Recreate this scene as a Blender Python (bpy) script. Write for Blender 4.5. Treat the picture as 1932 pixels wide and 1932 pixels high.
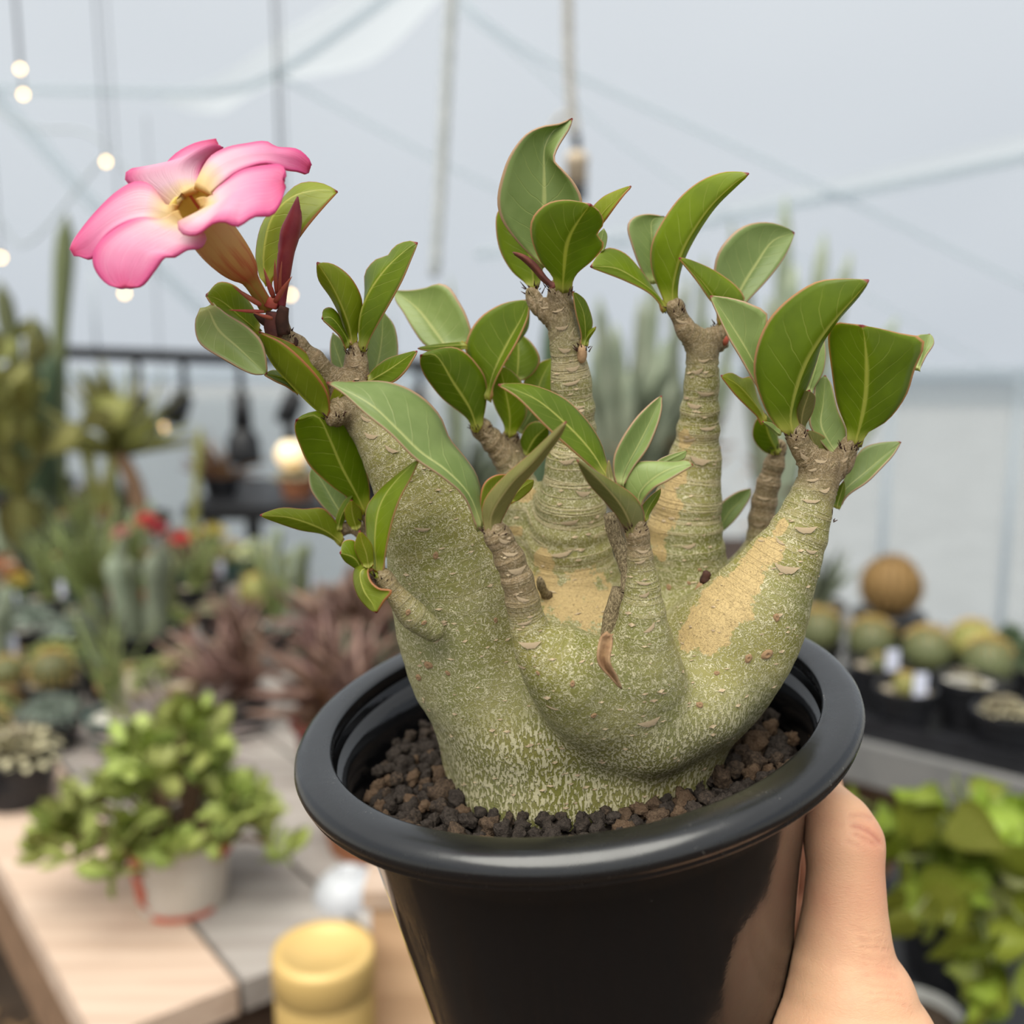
import bpy, math, random
import numpy as np
from mathutils import Vector, Matrix, noise as mnoise
from mathutils.bvhtree import BVHTree

for o in list(bpy.data.objects):
    bpy.data.objects.remove(o)
scene = bpy.context.scene
col = scene.collection
rnd = random.Random(7)
nrs = np.random.RandomState(11)

# ------------------------------------------------------------------ camera
F = 1935.0
CXY = 966.0
PITCH = math.radians(10)
C0 = np.array([0.0, 0.0, 1.45])
fwd = np.array([0, math.cos(PITCH), -math.sin(PITCH)])
upv = np.array([0, math.sin(PITCH), math.cos(PITCH)])
rgt = np.array([1.0, 0, 0])
cd = bpy.data.cameras.new('camera')
cam = bpy.data.objects.new('camera', cd)
col.objects.link(cam)
cam.location = C0
cam.rotation_euler = (math.radians(90) - PITCH, 0, 0)
cd.sensor_width = 36
cd.lens = 36 * F / 1932
cd.clip_start = 0.01
cd.dof.use_dof = True
cd.dof.focus_distance = 0.245
cd.dof.aperture_fstop = cd.lens / 4.3          # 4.3 mm wide pupil
scene.camera = cam

# ------------------------------------------------------------------ sky, sun, exposure
world = bpy.data.worlds.new('overcast')
scene.world = world
world.use_nodes = True
wn, wl = world.node_tree.nodes, world.node_tree.links
bg = wn['Background']
wtc = wn.new('ShaderNodeTexCoord')
wsep = wn.new('ShaderNodeSeparateXYZ')
wramp = wn.new('ShaderNodeValToRGB')
wl.new(wtc.outputs['Generated'], wsep.inputs[0])
wl.new(wsep.outputs['Z'], wramp.inputs[0])
wramp.color_ramp.elements[0].position = 0.0
wramp.color_ramp.elements[0].color = (0.69, 0.77, 0.88, 1)
wramp.color_ramp.elements[1].position = 0.9
wramp.color_ramp.elements[1].color = (0.94, 1.0, 1.09, 1)
wl.new(wramp.outputs[0], bg.inputs[0])
bg.inputs[1].default_value = 0.50
sd = bpy.data.lights.new('hazy_sun', 'SUN')
sd.energy = 6.3
sd.angle = math.radians(60)
sd.color = (1.0, 0.94, 0.82)
sun = bpy.data.objects.new('hazy_sun', sd)
col.objects.link(sun)
sun.rotation_euler = (math.radians(24), math.radians(-12), 0)
vs = scene.view_settings
vs.view_transform = 'Standard'
vs.look = 'None'
vs.gamma = 1
vs.use_curve_mapping = False
vs.exposure = 0.32

# ------------------------------------------------------------------ pixel helpers (pixel = direction only)
def ray(x, y):
    return fwd + rgt * ((x - CXY) / F) - upv * ((y - CXY) / F)

def unp(x, y, d):
    return C0 + d * ray(x, y)

def on_z(x, y, z):
    d = ray(x, y)
    return C0 + d * ((z - C0[2]) / d[2])

def on_y(x, y, Y):
    d = ray(x, y)
    return C0 + d * (Y / d[1])

# pot frame: centre of the rim and the pot's own tilted axes
PC = np.array([0.01593072, 0.26360548, 1.35187828])
E1 = np.array([0.99070801, 0.0, 0.13600602])
E2 = np.array([-0.00983718, 0.99738083, 0.07165689])
AX = np.array([-0.1356498, -0.07232897, 0.98811318])
RIM = 0.075

def pf(x, y, z):
    return PC + E1 * x + E2 * y + AX * z

def PP(x, y, dz=0.0):
    """point seen at pixel x,y on the plant's mid plane, dz centimetres behind it"""
    d = ray(x, y)
    o = PC + E2 * (dz * 0.01)
    t = np.dot(o - C0, E2) / np.dot(d, E2)
    return C0 + d * t

def pxm(p):
    """metres covered by one pixel at point p"""
    return float(np.dot(p - C0, fwd)) / F

# ------------------------------------------------------------------ object helpers
def empty(name, loc, label, cat, group=None, rz=0.0):
    o = bpy.data.objects.new(name, None)
    o.location = loc
    o.rotation_euler = (0, 0, rz)
    o.empty_display_size = 0.02
    col.objects.link(o)
    tag(o, label, cat, group)
    return o

def tag(o, label=None, cat=None, group=None, kind=None):
    if label: o['label'] = label
    if cat: o['category'] = cat
    if group: o['group'] = group
    if kind: o['kind'] = kind
    return o

def mk_mesh(name, V, Fc, mat, smooth=True, attrs=None):
    me = bpy.data.meshes.new(name)
    me.from_pydata([tuple(map(float, v)) for v in V], [], [tuple(map(int, q)) for q in Fc])
    if smooth:
        me.polygons.foreach_set('use_smooth', [True] * len(me.polygons))
    if mat is not None:
        me.materials.append(mat)
    for k, a in (attrs or {}).items():
        a = np.asarray(a, dtype=np.float32)
        if a.ndim == 1:
            at = me.attributes.new(k, 'FLOAT', 'POINT')
            at.data.foreach_set('value', a)
        else:
            at = me.attributes.new(k, 'FLOAT_VECTOR', 'POINT')
            at.data.foreach_set('vector', a.ravel())
    me.update()
    return me

def mobj(name, V, Fc, mat, parent=None, smooth=True, attrs=None, local=False, bm_fix=False):
    """mesh object; V in world coordinates unless local (then in the parent's frame)"""
    V = np.asarray(V, dtype=float)
    if parent is not None and not local:
        off = np.array(parent_origin(parent))
        V = V - off
    me = mk_mesh(name, V, Fc, mat, smooth, attrs)
    o = bpy.data.objects.new(name, me)
    col.objects.link(o)
    if parent is not None:
        o.parent = parent
    return o

def parent_origin(p):
    l = np.zeros(3)
    while p is not None:
        l = l + np.array(p.location)
        p = p.parent
    return l

def inst(name, me, parent=None, loc=(0, 0, 0), rot=(0, 0, 0), sc=(1, 1, 1)):
    o = bpy.data.objects.new(name, me)
    col.objects.link(o)
    o.location = loc
    o.rotation_euler = rot
    o.scale = sc
    if parent is not None:
        o.parent = parent
    return o

def copy_tree(o, parent=None):
    c = o.copy()
    col.objects.link(c)
    if parent is not None:
        c.parent = parent
    for ch in list(o.children):
        copy_tree(ch, c)
    return c

# ------------------------------------------------------------------ shape helpers
def crm(pts, n):
    """Catmull-Rom curve through pts, n samples even in arc length"""
    P = np.asarray(pts, float)
    if len(P) == 2:
        return P[0] + (P[1] - P[0]) * np.linspace(0, 1, n)[:, None]
    Q = np.vstack([2 * P[0] - P[1], P, 2 * P[-1] - P[-2]])
    out = []
    for i in range(1, len(Q) - 2):
        t = np.linspace(0, 1, 16, endpoint=False)[:, None]
        p0, p1, p2, p3 = Q[i - 1], Q[i], Q[i + 1], Q[i + 2]
        out.append(0.5 * (2 * p1 + (p2 - p0) * t + (2 * p0 - 5 * p1 + 4 * p2 - p3) * t ** 2 + (3 * p1 - p0 - 3 * p2 + p3) * t ** 3))
    out.append(P[-1:])
    D = np.vstack(out)
    s = np.concatenate([[0], np.cumsum(np.linalg.norm(np.diff(D[:, :3], axis=0), axis=1))])
    s /= max(s[-1], 1e-9)
    g = np.linspace(0, 1, n)
    return np.stack([np.interp(g, s, D[:, k]) for k in range(D.shape[1])], 1)

def norm(v):
    v = np.asarray(v, float)
    return v / max(np.linalg.norm(v), 1e-12)

def tube(path, radii, ns=10, caps=True):
    P = np.asarray(path, float)
    n = len(P)
    radii = np.broadcast_to(np.asarray(radii, float), (n,))
    T = np.gradient(P, axis=0)
    T /= np.maximum(np.linalg.norm(T, axis=1), 1e-12)[:, None]
    a = np.array([0, 0, 1.0]) if abs(T[0][2]) < 0.9 else np.array([1.0, 0, 0])
    N = norm(np.cross(T[0], a))
    V, Fc = [], []
    for i in range(n):
        N = norm(N - T[i] * np.dot(N, T[i]))
        B = np.cross(T[i], N)
        for k in range(ns):
            an = 2 * math.pi * k / ns
            V.append(P[i] + radii[i] * (math.cos(an) * N + math.sin(an) * B))
    for i in range(n - 1):
        for k in range(ns):
            k2 = (k + 1) % ns
            Fc.append((i * ns + k, i * ns + k2, (i + 1) * ns + k2, (i + 1) * ns + k))
    if caps:
        Fc.append(tuple(range(ns - 1, -1, -1)))
        Fc.append(tuple((n - 1) * ns + k for k in range(ns)))
    return V, Fc

def lathe(prof, ns=48, frame=None, closed=False):
    """prof list of (r,z); frame maps local xyz to points"""
    V, Fc = [], []
    fr = frame or (lambda x, y, z: np.array([x, y, z]))
    for (r, z) in prof:
        for k in range(ns):
            a = 2 * math.pi * k / ns
            V.append(fr(r * math.cos(a), r * math.sin(a), z))
    m = len(prof)
    for i in range(m if closed else m - 1):
        j = (i + 1) % m
        for k in range(ns):
            k2 = (k + 1) % ns
            Fc.append((i * ns + k, i * ns + k2, j * ns + k2, j * ns + k))
    return V, Fc

def box(x0, x1, y0, y1, z0, z1, bev=0.0):
    c = [(x0, x1), (y0, y1), (z0, z1)]
    V = [(c[0][i & 1], c[1][(i >> 1) & 1], c[2][(i >> 2) & 1]) for i in range(8)]
    Fc = [(0, 2, 3, 1), (4, 5, 7, 6), (0, 1, 5, 4), (2, 6, 7, 3), (0, 4, 6, 2), (1, 3, 7, 5)]
    return [np.array(v, float) for v in V], Fc

def obox(o, a, b, c):
    """box from corner o with edge vectors a, b, c"""
    V = [o + a * (i & 1) + b * ((i >> 1) & 1) + c * ((i >> 2) & 1) for i in range(8)]
    Fc = [(0, 2, 3, 1), (4, 5, 7, 6), (0, 1, 5, 4), (2, 6, 7, 3), (0, 4, 6, 2), (1, 3, 7, 5)]
    return V, Fc

def join(parts):
    V, Fc = [], []
    for v, f in parts:
        n = len(V)
        V.extend(v)
        Fc.extend([tuple(i + n for i in q) for q in f])
    return V, Fc

def sphere(c, r, nu=12, nv=8, sc=(1, 1, 1)):
    V = [np.array(c) + np.array([0, 0, -r * sc[2]])]
    Fc = []
    for j in range(1, nv):
        ph = -math.pi / 2 + math.pi * j / nv
        for k in range(nu):
            a = 2 * math.pi * k / nu
            V.append(np.array(c) + r * np.array([math.cos(ph) * math.cos(a) * sc[0], math.cos(ph) * math.sin(a) * sc[1], math.sin(ph) * sc[2]]))
    V.append(np.array(c) + np.array([0, 0, r * sc[2]]))
    for k in range(nu):
        Fc.append((0, 1 + (k + 1) % nu, 1 + k))
    for j in range(nv - 2):
        for k in range(nu):
            a = 1 + j * nu
            Fc.append((a + k, a + (k + 1) % nu, a + nu + (k + 1) % nu, a + nu + k))
    last = len(V) - 1
    a = 1 + (nv - 2) * nu
    for k in range(nu):
        Fc.append((a + k, a + (k + 1) % nu, last))
    return V, Fc

# signed distance helpers: union of tapered segments with soft joints, polygonised by surface nets
def sdf_build(groups, vox, pad=0.012):
    """groups: list of (k, [(p0, r0, p1, r1), ...]); hard union inside a group, soft union (k) between groups"""
    allseg = [s for k, g in groups for s in g]
    lo = np.min([np.minimum(s[0] - s[1], s[2] - s[3]) for s in allseg], 0) - pad * 0.5
    hi = np.max([np.maximum(s[0] + s[1], s[2] + s[3]) for s in allseg], 0) + pad * 0.5
    n = np.ceil((hi - lo) / vox).astype(int) + 1
    axs = [lo[i] + np.arange(n[i]) * vox for i in range(3)]
    D = np.full(n, 1.0, np.float32)
    def span(g):
        a = np.min([np.minimum(s[0] - s[1], s[2] - s[3]) for s in g], 0) - pad
        b = np.max([np.maximum(s[0] + s[1], s[2] + s[3]) for s in g], 0) + pad
        return np.clip(((a - lo) / vox).astype(int), 0, n), np.clip(((b - lo) / vox).astype(int) + 2, 0, n)
    for k, g in groups:
        g0, g1 = span(g)
        B = np.full(g1 - g0, 1.0, np.float32)
        for s in g:
            p0, r0, p1, r1 = s
            i0, i1 = span([s])
            X = (axs[0][i0[0]:i1[0]] - p0[0])[:, None, None]
            Y = (axs[1][i0[1]:i1[1]] - p0[1])[None, :, None]
            Z = (axs[2][i0[2]:i1[2]] - p0[2])[None, None, :]
            d = p1 - p0
            L2 = max(float(d @ d), 1e-12)
            t = np.clip((X * d[0] + Y * d[1] + Z * d[2]) / L2, 0, 1)
            q = np.sqrt((X - t * d[0]) ** 2 + (Y - t * d[1]) ** 2 + (Z - t * d[2]) ** 2) - (r0 + (r1 - r0) * t)
            sl = tuple(slice(i0[i] - g0[i], i1[i] - g0[i]) for i in range(3))
            B[sl] = np.minimum(B[sl], q.astype(np.float32))
        sl = tuple(slice(g0[i], g1[i]) for i in range(3))
        cur = D[sl]
        h = np.clip(0.5 + 0.5 * (cur - B) / k, 0, 1)
        D[sl] = cur * (1 - h) + B * h - k * h * (1 - h)
    return D, lo

def surface_nets(D, lo, vox):
    S = D < 0
    n = np.array(D.shape)
    cs = np.zeros(n - 1, np.int8)
    for dx in (0, 1):
        for dy in (0, 1):
            for dz in (0, 1):
                cs += S[dx:n[0] - 1 + dx, dy:n[1] - 1 + dy, dz:n[2] - 1 + dz]
    act = (cs > 0) & (cs < 8)
    idx = np.full(n - 1, -1, np.int64)
    cells = np.argwhere(act)
    idx[act] = np.arange(len(cells))
    acc = np.zeros((len(cells), 3))
    cnt = np.zeros(len(cells))
    corners = [np.array([i & 1, (i >> 1) & 1, (i >> 2) & 1]) for i in range(8)]
    vals = [D[cells[:, 0] + c[0], cells[:, 1] + c[1], cells[:, 2] + c[2]] for c in corners]
    for i in range(8):
        for ax in (1, 2, 4):
            j = i | ax
            if i == j or i & ax: continue
            m = (vals[i] < 0) != (vals[j] < 0)
            t = vals[i][m] / (vals[i][m] - vals[j][m])
            acc[m] += corners[i] + (corners[j] - corners[i]) * t[:, None]
            cnt[m] += 1
    V = lo + (cells + acc / cnt[:, None]) * vox
    Fs = []
    for ax in range(3):
        b, c = (ax + 1) % 3, (ax + 2) % 3
        sa = [slice(None)] * 3
        sb = [slice(None)] * 3
        sa[ax] = slice(0, n[ax] - 1)
        sb[ax] = slice(1, n[ax])
        for k in (b, c):
            sa[k] = slice(1, n[k] - 1)
            sb[k] = slice(1, n[k] - 1)
        e0, e1 = S[tuple(sa)], S[tuple(sb)]
        for flip in (False, True):
            m = (e0 & ~e1) if not flip else (~e0 & e1)
            w = np.argwhere(m)
            if not len(w): continue
            w[:, b] += 1
            w[:, c] += 1
            def at(db, dc):
                q = w.copy()
                q[:, b] -= db
                q[:, c] -= dc
                return idx[q[:, 0], q[:, 1], q[:, 2]]
            quad = np.stack([at(1, 1), at(0, 1), at(0, 0), at(1, 0)], 1)
            Fs.append(quad[:, ::-1] if flip else quad)
    Fq = np.vstack(Fs)
    Fq = Fq[(Fq >= 0).all(1)]
    return V, Fq

def relax(V, Fq, it=3, lam=0.5):
    E = np.vstack([Fq[:, [0, 1]], Fq[:, [1, 2]], Fq[:, [2, 3]], Fq[:, [3, 0]]])
    E = np.vstack([E, E[:, ::-1]])
    c = np.bincount(E[:, 0], minlength=len(V))[:, None]
    for _ in range(it):
        A = np.stack([np.bincount(E[:, 0], weights=V[E[:, 1], k], minlength=len(V)) for k in range(3)], 1)
        V = V + lam * (A / np.maximum(c, 1) - V)
    return V
# ------------------------------------------------------------------ materials
class NT:
    def __init__(s, name):
        s.m = bpy.data.materials.new(name)
        s.m.use_nodes = True
        s.t = s.m.node_tree
        s.n, s.l = s.t.nodes, s.t.links
        s.bsdf = s.n['Principled BSDF']
        s.out = s.n['Material Output']
    def new(s, kind, **kw):
        nd = s.n.new(kind)
        for k, v in kw.items(): setattr(nd, k, v)
        return nd
    def link(s, a, b): s.l.new(a, b)
    def val(s, inp, v):
        if hasattr(v, 'is_linked') or isinstance(v, bpy.types.NodeSocket): s.l.new(v, inp)
        elif isinstance(v, (tuple, list)) and len(v) == 3 and inp.type == 'RGBA': inp.default_value = (*v, 1)
        else: inp.default_value = v
    def math(s, op, a, b=0.0, c=None, clamp=False):
        nd = s.new('ShaderNodeMath', operation=op, use_clamp=clamp)
        s.val(nd.inputs[0], a)
        s.val(nd.inputs[1], b)
        if c is not None: s.val(nd.inputs[2], c)
        return nd.outputs[0]
    def mix(s, fac, a, b, blend='MIX'):
        nd = s.new('ShaderNodeMix', data_type='RGBA', blend_type=blend)
        s.val(nd.inputs[0], fac)
        s.val(nd.inputs[6], a)
        s.val(nd.inputs[7], b)
        return nd.outputs[2]
    def attr(s, name, what='Fac'):
        nd = s.new('ShaderNodeAttribute', attribute_name=name)
        return nd.outputs[what]
    def sep(s, v):
        nd = s.new('ShaderNodeSeparateXYZ')
        s.link(v, nd.inputs[0])
        return nd.outputs
    def comb(s, x, y, z):
        nd = s.new('ShaderNodeCombineXYZ')
        for i, v in enumerate((x, y, z)): s.val(nd.inputs[i], v)
        return nd.outputs[0]
    def obj(s): return s.new('ShaderNodeTexCoord').outputs['Object']
    def rand(s): return s.new('ShaderNodeObjectInfo').outputs['Random']
    def mapping(s, vec, scale=(1, 1, 1)):
        nd = s.new('ShaderNodeMapping')
        s.link(vec, nd.inputs[0])
        nd.inputs['Scale'].default_value = scale
        return nd.outputs[0]
    def noise(s, vec, scale, detail=3, rough=0.55, dist=0.0):
        nd = s.new('ShaderNodeTexNoise')
        if vec is not None: s.link(vec, nd.inputs['Vector'])
        nd.inputs['Scale'].default_value = scale
        nd.inputs['Detail'].default_value = detail
        nd.inputs['Roughness'].default_value = rough
        nd.inputs['Distortion'].default_value = dist
        return nd.outputs['Fac']
    def step(s, v, a, b):
        nd = s.new('ShaderNodeMapRange', interpolation_type='SMOOTHSTEP')
        s.val(nd.inputs[0], v)
        nd.inputs[1].default_value = a
        nd.inputs[2].default_value = b
        return nd.outputs[0]
    def line(s, v, w):
        """1 where v is within w of 0.5"""
        d = s.math('ABSOLUTE', s.math('SUBTRACT', v, 0.5))
        return s.step(d, w, w * 0.3)
    def bump(s, h, strength=0.5, dist=0.001):
        nd = s.new('ShaderNodeBump')
        nd.inputs['Strength'].default_value = strength
        nd.inputs['Distance'].default_value = dist
        s.link(h, nd.inputs['Height'])
        s.link(nd.outputs[0], s.bsdf.inputs['Normal'])
        return nd.outputs[0]
    def set(s, color=None, rough=None, spec=None, metal=None, sss=None):
        if color is not None: s.val(s.bsdf.inputs['Base Color'], color)
        if rough is not None: s.val(s.bsdf.inputs['Roughness'], rough)
        if spec is not None: s.val(s.bsdf.inputs['Specular IOR Level'], spec)
        if metal is not None: s.val(s.bsdf.inputs['Metallic'], metal)
        return s
    def translucent(s, color, fac, normal=None):
        tr = s.new('ShaderNodeBsdfTranslucent')
        s.val(tr.inputs[0], color)
        mx = s.new('ShaderNodeMixShader')
        s.val(mx.inputs[0], fac)
        s.link(s.bsdf.outputs[0], mx.inputs[1])
        s.link(tr.outputs[0], mx.inputs[2])
        s.link(mx.outputs[0], s.out.inputs['Surface'])
        return s

def simple(name, c1, c2=None, scale=30, rough=0.6, spec=0.4, metal=0.0, bump=0.0, bdist=0.001, vary=0.0, detail=3):
    m = NT(name)
    ob = m.obj()
    n = m.noise(ob, scale, detail)
    c = m.mix(m.step(n, 0.35, 0.65), c1, c2 or tuple(x * 0.8 for x in c1))
    if vary:
        h = m.new('ShaderNodeHueSaturation')
        m.link(c, h.inputs['Color'])
        m.val(h.inputs['Value'], m.math('MULTIPLY_ADD', m.rand(), vary, 1 - vary / 2))
        m.val(h.inputs['Hue'], m.math('MULTIPLY_ADD', m.rand(), vary * 0.06, 0.5 - vary * 0.03))
        c = h.outputs[0]
    m.set(c, rough, spec, metal)
    if bump: m.bump(n, bump, bdist)
    return m.m

def leaf_material(name, dark, light, rib, edge, trans, tfac=0.35, rough=0.42, spec=0.45, edgew=0.93, vary=0.25):
    m = NT(name)
    uv = m.sep(m.attr('leafuv', 'Vector'))
    au = m.math('ABSOLUTE', uv[0])
    ob = m.obj()
    n1 = m.noise(ob, 90, 3)
    c = m.mix(m.step(n1, 0.3, 0.7), dark, light)
    h = m.new('ShaderNodeHueSaturation')
    m.link(c, h.inputs['Color'])
    m.val(h.inputs['Value'], m.math('MULTIPLY_ADD', m.rand(), vary * 1.4, 1 - vary * 0.7))
    m.val(h.inputs['Hue'], m.math('MULTIPLY_ADD', m.rand(), vary * -0.05, 0.5 + vary * 0.02))
    c = h.outputs[0]
    # side veins run out and forward from the midrib
    wob = m.math('MULTIPLY', m.noise(ob, 160, 2), 0.06)
    ph = m.math('SUBTRACT', m.math('ADD', uv[1], wob), m.math('MULTIPLY', au, 0.22))
    fr = m.math('FRACT', m.math('MULTIPLY', ph, 8.5))
    vein = m.line(fr, 0.055)
    vein = m.math('MULTIPLY', vein, m.step(au, 0.98, 0.3))
    c = m.mix(m.math('MULTIPLY', vein, 0.22), c, rib)
    ribw = m.math('MULTIPLY_ADD', uv[1], -0.055, 0.075)
    ribm = m.step(m.math('SUBTRACT', au, ribw), 0.03, -0.03)
    c = m.mix(m.math('MULTIPLY', ribm, 0.8), c, rib)
    base = m.step(uv[1], 0.16, 0.0)
    c = m.mix(m.math('MULTIPLY', base, 0.7), c, rib)
    em = m.step(au, edgew, edgew + 0.05)
    c = m.mix(m.math('MULTIPLY', em, 0.85), c, edge)
    tipm = m.step(uv[1], 0.972, 0.995)
    c = m.mix(tipm, c, (0.22, 0.03, 0.03))
    m.set(c, rough, spec)
    tc = m.mix(1.0, c, trans, 'MULTIPLY')
    hgt = m.math('ADD', m.math('MULTIPLY', n1, 0.4), m.math('MULTIPLY', vein, -0.35))
    hgt = m.math('ADD', hgt, m.math('MULTIPLY', m.noise(ob, 420, 3), 0.25))
    m.bump(hgt, 0.35, 0.0007)
    tcn = m.new('ShaderNodeBrightContrast')
    m.link(tc, tcn.inputs[0])
    m.translucent(tc, tfac)
    return m.m

M = {}
M['leaf'] = leaf_material('leaf', (0.118, 0.172, 0.002), (0.160, 0.222, 0.006), (0.44, 0.43, 0.11), (0.50, 0.26, 0.16), (2.6, 2.6, 0.8), 0.40)
M['leaf_pale'] = leaf_material('leaf_pale', (0.170, 0.235, 0.062), (0.220, 0.285, 0.090), (0.45, 0.47, 0.18), (0.46, 0.27, 0.18), (1.9, 2.0, 0.9), 0.27)
M['leaf_young'] = leaf_material('leaf_young', (0.175, 0.215, 0.010), (0.230, 0.270, 0.018), (0.46, 0.45, 0.11), (0.42, 0.15, 0.08), (2.4, 2.4, 0.7), 0.42)
M['leaf_red'] = leaf_material('leaf_red', (0.165, 0.170, 0.042), (0.215, 0.200, 0.065), (0.40, 0.34, 0.14), (0.46, 0.17, 0.10), (1.9, 1.8, 0.8), 0.28)

def petal_material():
    m = NT('petal')
    uv = m.sep(m.attr('leafuv', 'Vector'))
    au = m.math('ABSOLUTE', uv[0])
    ob = m.obj()
    n = m.noise(ob, 120, 3)
    t = m.math('ADD', uv[1], m.math('MULTIPLY', m.math('SUBTRACT', n, 0.5), 0.16))
    r = m.new('ShaderNodeValToRGB')
    m.link(t, r.inputs[0])
    cr = r.color_ramp
    cr.elements[0].position = 0.0
    cr.elements[0].color = (0.72, 0.50, 0.16, 1)
    cr.elements[1].position = 1.0
    cr.elements[1].color = (0.62, 0.060, 0.175, 1)
    for p, c in ((0.10, (0.72, 0.56, 0.30, 1)), (0.24, (0.74, 0.52, 0.58, 1)), (0.50, (0.72, 0.36, 0.50, 1)), (0.74, (0.70, 0.22, 0.39, 1)), (0.9, (0.64, 0.11, 0.27, 1))):
        e = cr.elements.new(p)
        e.color = c
    edge = m.math('MULTIPLY', m.step(au, 0.55, 1.0), m.step(uv[1], 0.02, 0.35))
    c = m.mix(m.math('MULTIPLY', edge, 0.85), r.outputs[0], (0.66, 0.07, 0.25))
    # streaks along the petal and the red guide lines of the throat
    st = m.noise(m.comb(m.math('MULTIPLY', uv[0], 9.0), m.math('MULTIPLY', uv[1], 1.2), m.rand()), 2.2, 3)
    c = m.mix(m.math('MULTIPLY', m.step(st, 0.5, 0.75), 0.13), c, (0.84, 0.56, 0.66))
    m.set(c, 0.48, 0.35)
    m.bump(st, 0.25, 0.001)
    m.translucent(m.mix(1.0, c, (1.15, 0.85, 0.95), 'MULTIPLY'), 0.36)
    return m.m
M['petal'] = petal_material()

def tube_material():
    m = NT('flower_tube')
    uv = m.sep(m.attr('leafuv', 'Vector'))      # u around 0..1, v along 0..1, z 1 inside
    st = m.noise(m.comb(m.math('MULTIPLY', uv[0], 16.0), m.math('MULTIPLY', uv[1], 1.4), 0.0), 1.0, 3)
    r = m.new('ShaderNodeValToRGB')
    m.link(uv[1], r.inputs[0])
    cr = r.color_ramp
    cr.elements[0].position = 0.0
    cr.elements[0].color = (0.42, 0.26, 0.05, 1)
    cr.elements[1].position = 1.0
    cr.elements[1].color = (0.74, 0.58, 0.24, 1)
    for p, c in ((0.25, (0.48, 0.30, 0.07, 1)), (0.36, (0.58, 0.20, 0.07, 1)), (0.55, (0.68, 0.36, 0.12, 1)), (0.8, (0.72, 0.50, 0.20, 1))):
        e = cr.elements.new(p)
        e.color = c
    red = m.math('MULTIPLY', m.step(st, 0.48, 0.66), m.step(uv[1], 1.0, 0.4))
    c = m.mix(m.math('MULTIPLY', red, 0.75), r.outputs[0], (0.55, 0.10, 0.05))
    g = m.line(m.math('FRACT', m.math('ADD', m.math('MULTIPLY', uv[0], 5.0), 0.32)), 0.085)
    inn = m.mix(m.math('MULTIPLY', g, 0.9), (0.72, 0.50, 0.10), (0.55, 0.06, 0.06))
    c = m.mix(uv[2], c, inn)
    m.set(c, 0.5, 0.3)
    m.translucent(c, 0.3)
    return m.m
M['tube'] = tube_material()
M['bud'] = simple('bud', (0.17, 0.012, 0.022), (0.22, 0.03, 0.03), 160, 0.5, 0.4, bump=0.2)
M['sepal'] = simple('sepal', (0.42, 0.07, 0.05), (0.34, 0.10, 0.05), 200, 0.55, 0.3)
M['scar'] = simple('scar', (0.46, 0.36, 0.23), (0.30, 0.22, 0.14), 900, 0.85, 0.15, bump=0.4)
M['dry'] = simple('dry', (0.40, 0.26, 0.14), (0.26, 0.15, 0.08), 250, 0.8, 0.2, bump=0.5)
M['dry_red'] = simple('dry_red', (0.16, 0.05, 0.035), (0.10, 0.035, 0.03), 300, 0.7, 0.25, bump=0.4)
M['bristle'] = simple('bristle', (0.07, 0.03, 0.02), (0.04, 0.02, 0.015), 300, 0.8, 0.2)

def twig_dry_material():
    m = NT('dead_wood')
    n = m.noise(m.mapping(m.obj(), (1, 1, 0.5)), 2600, 4, 0.6)
    c = m.mix(m.step(n, 0.35, 0.7), (0.16, 0.12, 0.07), (0.44, 0.35, 0.21))
    m.set(c, 0.9, 0.1)
    m.bump(n, 0.9, 0.001)
    return m.m
M['deadwood'] = twig_dry_material()

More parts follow.
